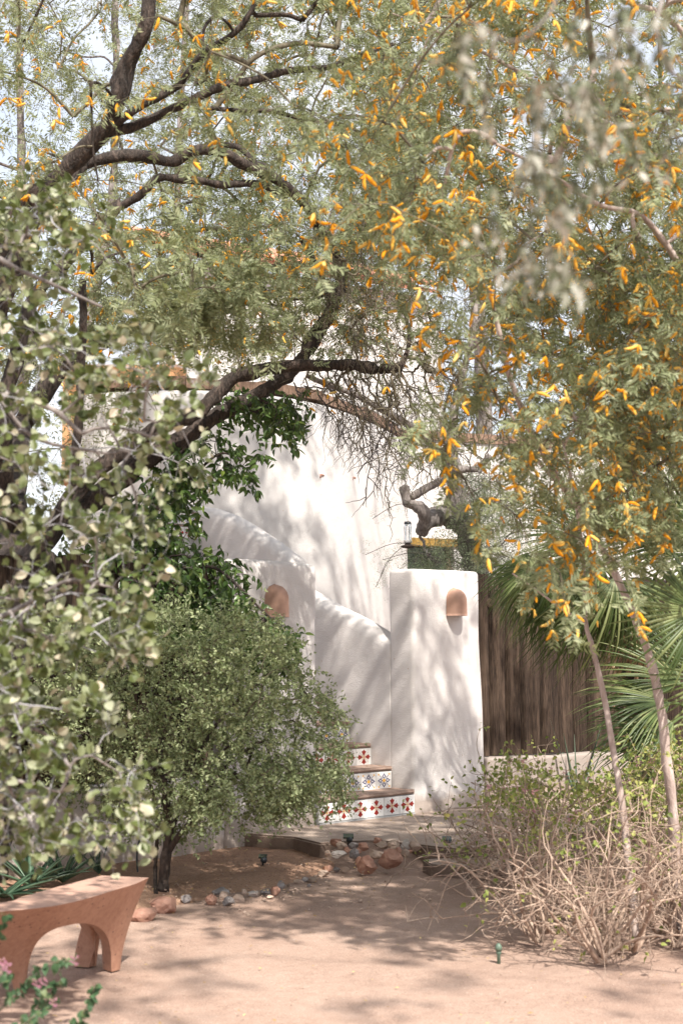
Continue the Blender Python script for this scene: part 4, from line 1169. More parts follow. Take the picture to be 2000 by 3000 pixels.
# ------------------------------------------------------------------ slender stemmed acacia at the right with orange catkins
def right_acacia():
    b0 = G(1992, 2755, 0)
    t = Plant('acacia_tree', b0, 'slender pale stemmed acacia at the right, heavy with orange catkins', 'tree', None, 'bark_pale', 'twig_olive')
    t.leaves('leaf', FE, 'feather', 300, 'leaves'); t.leaves('catkin', CK, 'catkin', 300)
    d0 = b0[1]
    t.limb([b0, *LP((1975, 2500, d0), (1960, 2300, d0 - .05), (1935, 2100, d0 - .1), (1905, 1950, d0 - .1), (1860, 1800, d0 - .1), (1810, 1700, d0 - .1), (1740, 1570, d0 - .1), (1660, 1440, d0 - .1), (1590, 1330, 6.4), (1540, 1240, 6.3), (1480, 1050, 6.2), (1430, 850, 6.1))], 0.027, 0.010, 'trunk')
    t.limb([G(1860, 2760, 0), *LP((1840, 2500, d0 + .1), (1815, 2310, d0 + .1), (1770, 2050, d0 + .1), (1735, 1900, d0 + .1), (1715, 1830, d0 + .1), (1710, 1700, d0 + .1), (1690, 1500, d0), (1650, 1300, d0))], 0.019, 0.006, 'trunk')
    t.limb(LP((1715, 1830, d0 + .1), (1640, 1780, d0), (1560, 1720, d0), (1500, 1680, d0)), 0.008, 0.004)
    t.limb(LP((1660, 1440, 6.5), (1560, 1330, 6.5), (1500, 1220, 6.5), (1440, 1130, 6.5), (1380, 960, 6.5)), 0.010, 0.005)
    # heavier limbs out of the picture to the right carry the crown
    t.limb([G(2250, 2750, 0), *LP((2230, 2000, 6.9), (2200, 1300, 6.8), (2120, 800, 6.6))], 0.08, 0.03)
    t.limb(LP((2120, 800, 6.6), (2010, 560, 6.8), (1850, 400, 7.0), (1700, 330, 7.2), (1500, 200, 7.2), (1300, 100, 7.2), (1150, 40, 7.2)), 0.020, 0.006)
    t.limb(LP((2200, 1300, 6.8), (2050, 900, 6.2), (1900, 650, 6.0), (1750, 600, 5.8), (1600, 500, 5.7), (1450, 420, 5.6)), 0.018, 0.005)
    t.limb(LP((2120, 800, 6.6), (2040, 200, 6.4), (1950, 50, 6.3), (1800, -20, 6.2), (1600, -300, 6)), 0.018, 0.008)
    tg = []
    tg += region(165, 1100, 2250, -400, 700, 5.0, 9.0)
    tg += poly_region(105, [(1130, 500), (2150, 500), (2150, 1260), (1850, 1330), (1560, 1300), (1400, 1150), (1300, 950)], 5.2, 8.0)
    tg += poly_region(60, [(1500, 800), (2150, 700), (2150, 1280), (1750, 1330)], 5.4, 7.6)
    tg += region(34, 900, 2300, -1300, -400, 4.2, 7.6)  # more crown out of view overhead, added to cast shade
    for _ in range(115): tg.append(np.array([rng.uniform(-1.2, 3.8), rng.uniform(-1.2, 6.8), rng.uniform(4.5, 6.2)]))  # unseen overhead canopy, added to dapple the ground
    tips = t.grow(tg, 0.0024, maxr=0.016)
    feather_tips(t, tips, 5, (0.2, 0.45), 8, 0.95, 0.85)
    tg = LP((1500, 1500, 5.6), (1560, 1620, 5.6), (1650, 1560, 5.7), (1640, 1680, 5.6), (1740, 1680, 5.8), (1400, 1480, 5.8), (1300, 1200, 5.6), (1250, 1180, 5.5), (1180, 620, 5.0), (1060, 600, 5.0), (1350, 760, 5.2), (1300, 1300, 5.7), (1800, 1640, 5.7)) + poly_region(30, [(1380, 1150), (2050, 1200), (2050, 1560), (1800, 1600), (1500, 1480)], 5.5, 6.6)
    tips = t.grow(tg, 0.002)
    feather_tips(t, tips, 3, (0.18, 0.34), 9, 0.95, 0.95, 0.8)
    t.finish()
right_acacia()

# ------------------------------------------------------------------ near branch hanging from above at top right, far out of focus
def near_branch():
    b0 = np.array([2.2, 2.9, 0.0])
    t = Plant('olive_tree', b0, 'blurred grey leafed branch hanging close at top right', 'tree', None, 'bark_grey', 'twig_olive')
    t.leaves('leaf', [tpl_lance(0.036, 0.012, 0.1), tpl_lance(0.030, 0.010, -0.1)], 'olive', 300, 'leaves')
    t.limb([b0, np.array([2.0, 2.9, 1.5]), np.array([1.6, 2.9, 2.6]), np.array([0.95, 2.95, 3.05])], 0.05, 0.010, 'trunk')
    t.limb([np.array([0.95, 2.95, 3.05]), *LP((1750, -150, 2.5), (1600, 50, 2.4), (1500, 120, 2.4), (1380, 60, 2.4))], 0.004, 0.0015)
    t.limb([np.array([1.6, 2.9, 2.6]), *LP((2100, -60, 2.9), (1930, 30, 2.6), (1960, 200, 2.6), (2060, 260, 2.6))], 0.005, 0.002)
    tg = poly_region(34, [(1300, 0), (2000, 0), (2000, 500), (1850, 640), (1700, 560), (1650, 850), (1500, 900), (1400, 420)], 2.1, 2.7)
    tips = t.grow(tg, 0.0009, maxr=0.0035)
    L = t.L['leaf']
    for p, d in tips:
        for _ in range(6):
            pts = t.twiglet(p, rdir() + np.array([0, 0, -1.2]), rng.uniform(0.05, 0.12), 0.0007, 7, 0.4, 0.1)
            n = 5
            L.add(pts[rng.integers(1, 8, n)], rng.normal(size=(n, 3)) * 0.5 + [0, 0, -0.9], rng.normal(size=(n, 3)) + [0, -0.8, 0], rng.uniform(0.6, 1.05, n))
    t.finish()
near_branch()

# ------------------------------------------------------------------ round leaved bush close at the left
def near_bush():
    b0 = np.array([-1.75, 4.5, 0.0])
    t = Plant('round_leaf_bush', b0, 'tall grey green bush with oval leaves close at the left edge', 'bush', None, 'bark_grey', 'twig_silver')
    t.leaves('leaf', [tpl_round(0.040, 0.029), tpl_round(0.036, 0.029)], 'round', 300, 'leaves')
    t.limb([b0, *LP((-450, 2400, 4.5), (-300, 1900, 4.5), (-150, 1500, 4.5), (0, 1170, 4.5), (140, 1190, 4.5)), P(240, 1270, 4.5)], 0.03, 0.006, 'trunk')
    t.limb(LP((-300, 1900, 4.5), (-100, 1850, 4.4), (60, 1780, 4.4), (200, 1700, 4.4), (330, 1720, 4.4)), 0.012, 0.004)
    t.limb(LP((-450, 2400, 4.5), (-200, 2300, 4.4), (0, 2280, 4.4), (180, 2320, 4.4)), 0.012, 0.004)
    t.limb(LP((-150, 1500, 4.5), (-150, 1000, 4.6), (-60, 760, 4.7), (80, 800, 4.7), (300, 900, 4.8)), 0.014, 0.005)
    t.limb(LP((0, 1170, 4.5), (100, 1280, 4.5), (260, 1320, 4.6), (350, 1320, 4.6), (300, 1220, 4.6)), 0.007, 0.003)
    tg = []
    tg += poly_region(60, [(-150, 550), (120, 560), (340, 620), (330, 760), (120, 860), (280, 960), (-150, 1000)], 4.2, 5.2)
    tg += poly_region(125, [(-200, 900), (230, 960), (430, 1000), (640, 1080), (660, 1200), (560, 1240), (620, 1400), (520, 1540), (440, 1700), (300, 1800), (120, 1780), (-200, 1700)], 4.1, 5.0, [(420, 1330), (480, 1240), (600, 1150), (720, 1100), (700, 1230), (560, 1320), (460, 1360)])
    tg += poly_region(46, [(-100, 1750), (360, 1750), (480, 1880), (440, 1960), (200, 1900), (0, 2000), (-100, 2000)], 4.1, 4.8)
    tg += poly_region(75, [(-100, 2000), (200, 2020), (330, 2080), (420, 2300), (440, 2420), (330, 2480), (200, 2450), (100, 2520), (-100, 2480)], 4.0, 4.8)
    tips = t.grow(tg, 0.0012, maxr=0.006, wob=0.09, bigr=0.0035)
    L = t.L['leaf']
    for p, d in tips:
        for _ in range(3):
            pts = t.twiglet(p, d + rdir() * 1.0, rng.uniform(0.06, 0.13), 0.0011, 6, 0.05, 0.08)
            n = 6
            dl = d * 0.4 + rng.normal(size=(n, 3)) * 0.6 + [0, -0.1, 0.15]
            L.add(pts[rng.integers(1, 7, n)], dl, rng.normal(size=(n, 3)) * 0.8 + [0.1, -0.7, 0.5], rng.uniform(0.6, 1.1, n))
    t.finish()
near_bush()

# ------------------------------------------------------------------ small leaved tree in the bed, in front of the left pillar
def small_tree():
    b0 = G(478, 2615, 0.02)
    D = b0[1]
    t = Plant('small_leaf_tree', b0, 'low rounded tree with tiny pale green leaves before the left pillar', 'tree', None, 'bark_slim', 'twig_olive')
    t.leaves('leaf', [tpl_small(), tpl_small(0.021, 0.010)], 'small', 300, 'leaves')
    t.limb([b0, *LP((485, 2540, D), (492, 2470, D), (497, 2400, D), (480, 2300, D), (470, 2200, D + .1), (500, 2050, D + .1))], 0.034, 0.012, 'trunk')
    t.limb(LP((495, 2490, D), (530, 2440, D - .05), (560, 2400, D - .05), (620, 2300, D - .05), (700, 2200, D)), 0.02, 0.006)
    t.limb([G(458, 2622, 0.02), *LP((455, 2560, D + .1), (460, 2440, D + .1), (450, 2330, D + .1), (400, 2200, D + .1), (330, 2050, D + .1))], 0.014, 0.006, 'trunk')
    t.limb(LP((497, 2440, D), (520, 2380, D + .1), (560, 2250, D + .2), (650, 2100, D + .25), (760, 2000, D + .3)), 0.016, 0.006)
    t.limb(LP((480, 2300, D), (400, 2180, D + .2), (300, 2080, D + .2), (220, 2000, D + .2)), 0.012, 0.005)
    cen = P(520, 2080, 8.45)
    outline = [(60, 2020), (130, 1850), (300, 1790), (520, 1785), (700, 1800), (840, 1880), (900, 1990), (985, 2110), (1010, 2230), (960, 2310), (860, 2330), (800, 2370), (700, 2340), (600, 2390), (480, 2330), (400, 2420), (300, 2330), (200, 2290), (120, 2200)]
    tg = poly_region(640, outline, 7.7, 8.95)
    tg += poly_region(60, [(420, 2330), (700, 2290), (1000, 2240), (1020, 2330), (900, 2370), (760, 2400), (640, 2380), (560, 2430), (440, 2420)], 7.7, 8.5)
    tips = t.grow(tg, 0.0014, maxr=0.008, bigr=0.004, wob=0.12)
    L = t.L['leaf']
    for p, d in tips:
        for _ in range(7):
            out = unit(p - cen)
            pts = t.twiglet(p, out * 0.8 + rdir() + np.array([0, 0, -0.15]), rng.uniform(0.08, 0.24), 0.0009, 6, 0.35, 0.1)
            n = 12
            tt = rng.uniform(0, 6, n); i = np.minimum(tt.astype(int), 5); f = (tt - i)[:, None]
            pos = pts[i] * (1 - f) + pts[i + 1] * f + rng.normal(size=(n, 3)) * 0.006
            L.add(pos, rng.normal(size=(n, 3)) + out * 0.6, rng.normal(size=(n, 3)) * 0.6 + [0.2, -0.6, 0.6], rng.uniform(0.7, 1.4, n))
    t.finish()
small_tree()

# ------------------------------------------------------------------ glossy broadleaf growing over the left fence
def broadleaf():
    b0 = np.array([-1.55, 9.6, 0.0])
    t = Plant('broadleaf_tree', b0, 'dark glossy leaved tree spilling over the fence by the left pillar', 'tree', None, 'bark_slim', 'twig_dark')
    t.leaves('leaf', [tpl_lance(), tpl_lance(0.062, 0.028, 0.4), tpl_lance(0.075, 0.028, 0.05)], 'citrus', 300, 'leaves')
    D = 9.5
    t.limb([b0, *LP((420, 2000, 9.7), (430, 1750, 9.6), (450, 1500, 9.5), (520, 1350, 9.5), (600, 1240, 9.5), (700, 1200, 9.5))], 0.05, 0.012, 'trunk')
    t.limb(LP((430, 1750, 9.6), (520, 1680, 9.4), (620, 1660, 9.3), (700, 1720, 9.2), (770, 1790, 9.15), (830, 1840, 9.1)), 0.015, 0.005)
    t.limb(LP((450, 1500, 9.5), (560, 1400, 9.5), (640, 1330, 9.5), (700, 1340, 9.5)), 0.014, 0.005)
    tg = []
    tg += poly_region(130, [(330, 1560), (500, 1590), (600, 1620), (660, 1640), (745, 1700), (760, 1760), (700, 1900), (560, 1860), (330, 1850)], 9.0, 9.7)
    tg += poly_region(40, [(690, 1790), (800, 1790), (860, 1850), (855, 1940), (760, 1950), (700, 1880)], 8.95, 9.35)
    tg += poly_region(46, [(620, 1130), (860, 1170), (890, 1220), (840, 1260), (720, 1200), (600, 1190)], 9.3, 9.9)
    tg += poly_region(56, [(440, 1290), (620, 1270), (770, 1330), (740, 1400), (640, 1400), (560, 1480), (440, 1480)], 9.2, 9.8)
    tg += poly_region(50, [(300, 1400), (560, 1400), (560, 1600), (300, 1600)], 9.2, 9.9)
    tg += poly_region(40, [(-150, 1500), (330, 1500), (330, 1900), (-150, 1900)], 9.0, 10)
    tips = t.grow(tg, 0.002, wob=0.1)
    L = t.L['leaf']
    for p, d in tips:
        for _ in range(3):
            pts = t.twiglet(p, d * 0.5 + rdir() * 0.8 + np.array([0.2, 0, -0.2]), rng.uniform(0.10, 0.22), 0.0014, 5, 0.7, 0.06)
            n = 7
            dl = rng.normal(size=(n, 3)) * 0.55 + [0.15, -0.1, -0.65]
            L.add(pts[rng.integers(1, 6, n)], dl, rng.normal(size=(n, 3)) * 0.6 + [0, -0.8, 0.5], rng.uniform(0.6, 1.1, n))
    t.finish()
broadleaf()

# ------------------------------------------------------------------ trees behind
def back_tree(base, label, regs, n, D0, D1, trunks=(), mat='feather_far', sc=2.0, per=7):
    t = Plant('background_tree', base, label, 'tree', 'trees behind the house and fences', 'bark_grey', 'twig_olive')
    t.leaves('leaf', [tpl_spray(i, 16, 0.16, 0.010, 0.030) for i in range(4)], mat, 0, 'leaves')
    for pts, r0, r1 in trunks: t.limb(pts, r0, r1, 'trunk' if r0 > 0.1 else 'branch', 9)
    tg = []
    for (x0, x1, y0, y1), k in regs: tg += region(k, x0, x1, y0, y1, D0, D1)
    tips = t.grow(tg, 0.004, maxr=0.03, wob=0.1)
    L = t.L['leaf']
    for p, d in tips:
        for _ in range(per):
            pts = t.twiglet(p, d * 0.5 + rdir(), rng.uniform(0.4, 0.9), 0.003, 6, 0.4, 0.08)
            L.add(pts[1:], rng.normal(size=(6, 3)), rng.normal(size=(6, 3)) * 0.5 + [0, -0.3, 0.8], rng.uniform(0.7, 1.3, 6) * sc / 1.6)
    t.finish()
D = 13.2
back_tree(np.array([-3.6, 13.2, 0]), 'airy grey trunked tree beyond the left fence against the sky', [((-300, 420, -200, 600), 40), ((-200, 300, 600, 1500), 26)], 0, 12.4, 14.2,
          [([np.array([-3.6, 13.2, 0]), *LP((-100, 1500, D), (60, 1150, D), (95, 950, D), (70, 700, D), (60, 300, D), (55, 0, D), (50, -400, D))], 0.07, 0.02), (LP((95, 950, D), (230, 1000, D), (290, 800, D), (330, 560, D), (340, 200, D), (330, -200, D)), 0.06, 0.03)])
D = 19.5
back_tree(np.array([-2.4, 20.5, 0]), 'tall pale tree rising behind the house, seen through twigs', [((300, 1000, -250, 700), 46), ((500, 1100, 500, 900), 10)], 0, 18.8, 22,
          [([np.array([-2.4, 20.5, 0]), *LP((500, 1100, 20), (515, 700, 20), (530, 300, 20), (560, -200, 20))], 0.08, 0.03)], sc=2.2)
back_tree(np.array([2.2, 21.5, 0]), 'dense green tree behind the right wing of the house', [((1000, 1500, -200, 1000), 80), ((1450, 2100, 200, 1250), 40), ((1500, 2200, -300, 300), 20)], 0, 19.8, 23,
          [([np.array([2.2, 21.5, 0]), *LP((1420, 1300, 21.5), (1400, 900, 21.5), (1380, 400, 21.5), (1330, -100, 21.5))], 0.16, 0.07)], sc=2.2)
back_tree(np.array([4.4, 15.0, 0]), 'light green tree behind the fan palms at the right', [((1600, 2250, 1000, 1700), 50)], 0, 13.5, 15.5,
          [([np.array([4.4, 15.0, 0]), *LP((2150, 1700, 15), (2000, 1400, 15), (1850, 1200, 15), (1750, 1000, 15))], 0.10, 0.04)], sc=1.8)

# ------------------------------------------------------------------ fan palms
def frond_mesh(seed, n=36, Lm=0.62, spread=2.3, droop=0.35, wd=0.014, mat='palm'):
    r = np.random.default_rng(seed); mb = MB()
    for i in range(n):
        a = -spread / 2 * 1.0 + spread * i / (n - 1) + r.normal() * 0.015
        L = Lm * (0.72 + 0.28 * math.cos(a * 0.8)) * r.uniform(0.88, 1.06)
        k = 6; v = []
        dx, dy = math.sin(a), math.cos(a)
        dr = droop * r.uniform(0.5, 1.6)
        for j in range(k + 1):
            t = j / k
            rr = L * t
            w = wd * (0.35 + 1.3 * t if t < 0.45 else 0.93 * (1 - ((t - 0.45) / 0.55) ** 1.5) + 0.03) / 2
            zc = 0.16 * rr - dr * L * t ** 2.6
            xx, yy = dx * rr * (1 - 0.10 * dr * t ** 3), dy * rr * (1 - 0.15 * dr * t ** 3)
            v += [(xx - dy * w, yy + dx * w, zc - w * 0.6), (xx, yy, zc + w * 0.5), (xx + dy * w, yy - dx * w, zc - w * 0.6)]
        q = []
        for j in range(k): q += [[3 * j, 3 * j + 1, 3 * j + 4, 3 * j + 3], [3 * j + 1, 3 * j + 2, 3 * j + 5, 3 * j + 4]]
        mb.add(v, q)
    return mb.mesh('frond', M[mat])
FM = [frond_mesh(1, 46), frond_mesh(2, 46, 0.58, 2.5, 0.6), frond_mesh(3, 48, 0.66, 2.1, 0.9), frond_mesh(4, 36, 0.6, 3.4, 0.25, 0.020), frond_mesh(5, 30, 0.5, 1.8, 1.2, 0.018, 'palm_dry')]
def palm(base, crown, label, fronds, trunk_r=0.09, name='fan_palm'):
    root = empty(name, base, label, 'palm', 'fan palms by the right fence')
    crown = np.array(crown)
    mb = MB(); c = catmull([np.array(base), (np.array(base) + crown) / 2 + [0.02, 0, 0], crown], 8)
    mb.tube(c, trunk_r * (1 + 0.15 * np.sin(np.arange(len(c)) * 2.4)), 12); mb.build('trunk', M['bark_slim'], root)
    # old leaf bases
    for i in range(22):
        a = i * 2.4; t = 0.35 + 0.6 * i / 22
        p = np.array(base) * (1 - t) + crown * t; o_ = np.array([math.cos(a), math.sin(a), 0])
        mb = MB(); mb.tube([p + o_ * trunk_r * 0.7, p + o_ * (trunk_r + 0.04) + [0, 0, 0.06], p + o_ * (trunk_r + 0.10) + [0, 0, 0.10]], [0.025, 0.018, 0.008], 5); mb.build('leaf_base', M['palm_dry'], root)
    for (hub, axis, up, sc, mi) in fronds:
        hub = np.array(hub); axis = unit(np.array(axis, float)); up = np.array(up, float)
        x = unit(np.cross(axis, up)); z = np.cross(x, axis)
        o = link('frond', FM[mi], root)
        p = hub - np.array(base)
        o.matrix_basis = Matrix(((x[0] * sc, axis[0] * sc, z[0] * sc, p[0]), (x[1] * sc, axis[1] * sc, z[1] * sc, p[1]), (x[2] * sc, axis[2] * sc, z[2] * sc, p[2]), (0, 0, 0, 1)))
        pm = MB(); pm.tube(catmull([crown + rdir() * 0.04, (crown + hub) / 2 + np.array([0, 0, 0.10]), hub + axis * 0.02], 5), [0.012] * 5 + [0.01] * 5 + [0.007], 6)
        pm.build('petiole', M['palm'], root)
    return root
pb = P(1880, 2100, 10.2); pb[2] = 0.1
cr = P(1850, 1880, 10.0)
palm(pb, cr, 'fan palm hanging drooping fronds over the timber fence', [
    (P(1600, 1650, 9.7), (-0.3, -0.2, -1.0), (-0.3, -1, 0.3), 0.95, 2),
    (P(1680, 1690, 9.6), (-0.35, -0.2, -0.9), (-0.2, -1, 0.35), 1.0, 2),
    (P(1540, 1620, 9.9), (-0.15, -0.1, -1.0), (-0.3, -1, 0.2), 0.8, 2),
    (P(1560, 1660, 9.5), (-0.4, -0.3, -0.8), (-0.2, -1, 0.4), 0.85, 1), (P(1640, 1640, 9.3), (-0.1, -0.3, -1.0), (-0.1, -1, 0.4), 1.0, 2),
    (P(1720, 1700, 9.3), (0.0, -0.3, -1.0), (0.1, -1, 0.4), 1.0, 2), (P(1800, 1690, 9.2), (0.1, -0.3, -1.0), (0.2, -1, 0.4), 1.05, 2),
    (P(1990, 1580, 9.6), (-0.9, -0.1, 0.6), (0, -1, 0.3), 1.1, 0),
    (P(1790, 1720, 9.5), (-0.1, -0.3, -1.0), (-0.1, -1, 0.3), 0.95, 1),
    (P(1760, 1640, 9.7), (-0.7, -0.2, -0.3), (0, -0.8, 0.8), 0.95, 0),
    (P(1850, 1700, 9.4), (0.2, -0.3, -1.0), (0.1, -1, 0.3), 1.0, 1),
    (P(1900, 1620, 9.6), (0.4, -0.2, 0.6), (0, -1, 0.2), 1.0, 0),
    (P(1820, 1580, 9.9), (-0.2, 0, 1.0), (0, -1, 0.1), 0.95, 0),
    (P(1960, 1720, 9.6), (0.8, -0.2, 0.0), (0, -0.7, 0.8), 1.0, 0),
    (P(1700, 1580, 10.1), (-0.8, 0, 0.5), (0, -0.9, 0.5), 0.9, 0),
    (P(1870, 1840, 9.7), (-0.2, -0.3, -1), (0, -1, 0.2), 0.7, 4),
    (P(1900, 1860, 9.8), (0.3, -0.3, -1), (0, -1, 0.2), 0.7, 4)])
pb = P(2050, 2300, 9.2); pb[2] = 0.05
palm(pb, P(2050, 2180, 9.2), 'low fan palm with fronds spreading left along the fence foot', [
    (P(1960, 2060, 9.0), (-1.0, -0.1, 0.05), (0, -0.5, 1), 1.05, 0),
    (P(1970, 2120, 8.9), (-1.0, -0.2, -0.25), (0.1, -0.8, 0.8), 1.0, 0),
    (P(1990, 2000, 9.2), (-0.8, 0.0, 0.55), (0, -0.8, 0.6), 1.0, 0),
    (P(1940, 2160, 9.1), (-0.9, -0.2, -0.5), (0, -0.9, 0.5), 0.85, 1),
    (P(2060, 1980, 9.2), (0.1, 0, 1), (0, -1, 0.1), 1.0, 0),
    (P(2090, 2080, 9.0), (0.8, -0.2, 0.2), (0, -0.8, 0.6), 1.0, 0)], 0.08)
pb = P(2200, 2300, 7.2); pb[2] = 0.0
palm(pb, P(2180, 1950, 7.2), 'nearest fan palm pushing a stiff green fan in from the right edge', [
    (P(2045, 1790, 6.6), (-1.0, -0.15, 0.12), (0.2, -1, 0.25), 0.80, 3),
    (P(2090, 1600, 6.9), (-0.75, 0, 0.7), (0.1, -1, 0.2), 0.85, 3),
    (P(2120, 1980, 6.8), (-0.9, -0.1, -0.4), (0.1, -1, 0.3), 0.7, 3),
    (P(2250, 1700, 7.1), (0.6, 0, 0.7), (0, -1, 0.2), 0.9, 3)], 0.09)

# ------------------------------------------------------------------ bare lantana thicket at the right
def thicket():
    b0 = G(1760, 2720, 0)
    t = Plant('lantana_bush', b0, 'tangled mostly bare lantana thicket right of the sandy path', 'bush', None, 'twig_pale', 'twig_pale')
    t.leaves('leaf', [tpl_lance(0.032, 0.022, 0.2), tpl_lance(0.026, 0.017, 0.4)], 'lantana', 300, 'leaves')
    t.leaves('flower', [tpl_flower(seed=i) for i in range(2)], 'pink', 80)
    L, Fl = t.L['leaf'], t.L['flower']
    bases = [(1490, 2600), (1530, 2620), (1575, 2765), (1600, 2740), (1765, 2825), (1770, 2800), (1850, 2790), (1700, 2720), (1930, 2740), (1650, 2680), (1980, 2780), (1820, 2700), (1880, 2660), (2050, 2760), (1560, 2600), (1950, 2640), (2100, 2680), (1720, 2600), (1840, 2560), (1990, 2560), (1620, 2560), (2120, 2560)]
    r = np.random.default_rng(11)
    for bi, (bx, by) in enumerate(bases):
        g = G(bx, by, 0)
        ns = 8
        for s_ in range(ns):
            p = g + np.array([r.normal() * 0.02, r.normal() * 0.02, -0.01])
            bias = -0.45 if bx < 1535 else -0.30 if bx < 1650 else (-0.2 if bx < 1800 else 0.0)
            d = unit(np.array([r.normal() * 0.55 + bias, r.normal() * 0.4, r.uniform(0.65, 1.4)]))
            Lt = r.uniform(0.40, 0.84)
            k = 12; pts = [p]; dd = d
            for i in range(k):
                dd = unit(dd + r.normal(size=3) * 0.16 + np.array([0, 0, -0.05 if i > 3 else 0.02]))
                pts.append(pts[-1] + dd * Lt / k)
            pts = np.array(pts)
            pts[:, 2] = np.maximum(pts[:, 2], 0.01)
            t.tw.tube(pts, np.linspace(r.uniform(0.005, 0.012), 0.0025, len(pts)), 5, False)
            t.np_ += list(pts)
            for i in range(3, k + 1):
                for _ in range(2):
                    if r.uniform() < 0.62:
                        q = pts[i]; e = unit(r.normal(size=3) + np.array([-0.15, 0, 0.1])); Ls = r.uniform(0.08, 0.36); sp = [q]
                        for _j in range(6):
                            e = unit(e + r.normal(size=3) * 0.22); sp.append(sp[-1] + e * Ls / 6)
                        sp = np.array(sp); sp[:, 2] = np.maximum(sp[:, 2], 0.012)
                        t.tw.tube(sp, np.linspace(0.0028, 0.0012, 7), 3, False)
                        px, py, w = toPx(sp[-1])
                        leafy = 1.0 if py[0] < 2360 else (0.45 if py[0] < 2520 else 0.10)
                        if r.uniform() < leafy:
                            n = 5 if py[0] < 2330 else 3
                            L.add(sp[-1][None] + r.normal(size=(n, 3)) * 0.018, r.normal(size=(n, 3)) + [0, -0.3, 0.2], r.normal(size=(n, 3)) * 0.6 + [0, -0.5, 0.8], r.uniform(0.6, 1.1, n))
                        if py[0] < 2330 and r.uniform() < 0.05: Fl.add(sp[-1][None], np.array([[0, -0.6, 1.0]]), np.array([[0, -1, 0.4]]), r.uniform(0.8, 1.2))
    # taller leafy growth behind
    tg = poly_region(200, [(1420, 2290), (1500, 2225), (1620, 2260), (1750, 2290), (1900, 2180), (2100, 2150), (2100, 2400), (1700, 2420), (1420, 2400)], 7.6, 9.2)
    tips = t.grow(tg, 0.0018, wob=0.12, bigr=0.1)
    for p, d in tips:
        for _ in range(4):
            pts = t.twiglet(p, rdir() + np.array([0, 0, 0.3]), rng.uniform(0.08, 0.2), 0.0015, 5, 0.2, 0.1)
            L.add(pts[1:], rng.normal(size=(5, 3)), rng.normal(size=(5, 3)) * 0.6 + [0, -0.5, 0.8], rng.uniform(0.6, 1.2, 5))
        if rng.uniform() < 0.3: Fl.add(p[None] + [0, -0.02, 0.03], np.array([[0, -0.6, 1.0]]), np.array([[0, -1, 0.4]]), rng.uniform(0.9, 1.5))
    t.finish()
thicket()

# lantana sprig near the camera, bottom left
def sprig():
    b0 = G(-120, 3200, 0)
    t = Plant('flowering_lantana', b0, 'dark leaved lantana sprigs with pink flowers at the bottom left corner', 'bush', None, 'twig_dark', 'twig_olive')
    t.leaves('leaf', [tpl_lance(0.034, 0.026, 0.25), tpl_lance(0.026, 0.020, 0.4)], 'lantana_dk', 300, 'leaves')
    t.leaves('flower', [tpl_flower(seed=i + 5) for i in range(2)], 'pink', 80)
    L, Fl = t.L['leaf'], t.L['flower']
    D = b0[1]
    stems = [[(-120, 3100), (0, 2960), (70, 2890), (130, 2830), (220, 2810)], [(-100, 3150), (60, 3010), (130, 2950), (180, 2870)], [(0, 3200), (190, 3050), (250, 2960), (280, 2890)],
             [(-150, 3000), (-60, 2800), (-10, 2740), (25, 2680)], [(-120, 3100), (-20, 2900), (30, 2850)], [(-60, 3200), (60, 3040), (110, 2960), (125, 2900)], [(100, 3250), (200, 3060), (215, 2990)]]
    r = np.random.default_rng(4)
    for s_ in stems:
        c = catmull(LP(*[(a, b_, 4.35 + r.uniform(-.1, .1)) for a, b_ in s_]), 7)
        t.tw.tube(c, np.linspace(0.003, 0.0012, len(c)), 5, False)
        for q in c[5:]:
            n = 3
            L.add(q[None] + r.normal(size=(n, 3)) * 0.006, r.normal(size=(n, 3)) + [0, -0.2, -0.2], r.normal(size=(n, 3)) * 0.6 + [0, -0.8, 0.6], r.uniform(0.5, 1.0, n))
    for a, b_ in ((222, 2812), (15, 2825), (25, 2835), (130, 2875), (112, 2878), (160, 2935), (8, 2815)):
        Fl.add(P(a, b_, 4.33)[None], np.array([[0.2, -0.5, 1.0]]), np.array([[0, -1, 0.4]]), r.uniform(0.9, 1.3))
    t.finish()
sprig()

# ------------------------------------------------------------------ aloes and blade plants
def rosette(px, py, label, n, Lr, wd, mat, name, cat, z=0.02, upb=0.6, group=None):
    g = G(px, py, z)
    root = empty(name, g, label, cat, group)
    r = random.Random(int(px + py))
    for i in range(n):
        a = i * 2.4 + r.uniform(-.3, .3); el = upb * r.uniform(0.5, 1.5); L = r.uniform(*Lr)
        d = np.array([math.cos(a), math.sin(a), 0]); k = 7; v = []
        sd = np.array([-math.sin(a), math.cos(a), 0])
        for j in range(k + 1):
            t = j / k
            c = d * L * t * math.cos(el) + np.array([0, 0, L * t * math.sin(el) - 0.22 * L * t * t * (1.2 - el)])
            w = wd * (1 - t) ** 0.8 * (0.6 + 0.8 * t if t < 0.5 else 1) / 2 + 0.001
            v += [g + c - sd * w + [0, 0, w * 0.7], g + c - [0, 0, w * 0.25], g + c + sd * w + [0, 0, w * 0.7], g + c + [0, 0, w * 0.25]]
        q = []
        for j in range(k):
            for m_ in range(4): q.append([4 * j + m_, 4 * j + (m_ + 1) % 4, 4 * j + 4 + (m_ + 1) % 4, 4 * j + 4 + m_])
        mb = MB(); mb.add(v, q); mb.build('leaf', M[mat], root)
    return root
rosette(95, 2600, 'wide green aloe rosette behind the left part of the bench', 22, (0.28, 0.42), 0.05, 'aloe', 'aloe_plant', 'aloe', 0.05, 0.6, 'aloes behind the bench')
rosette(185, 2585, 'upright pointed aloe behind the middle of the bench', 16, (0.22, 0.32), 0.045, 'aloe', 'aloe_plant', 'aloe', 0.05, 0.9, 'aloes behind the bench')
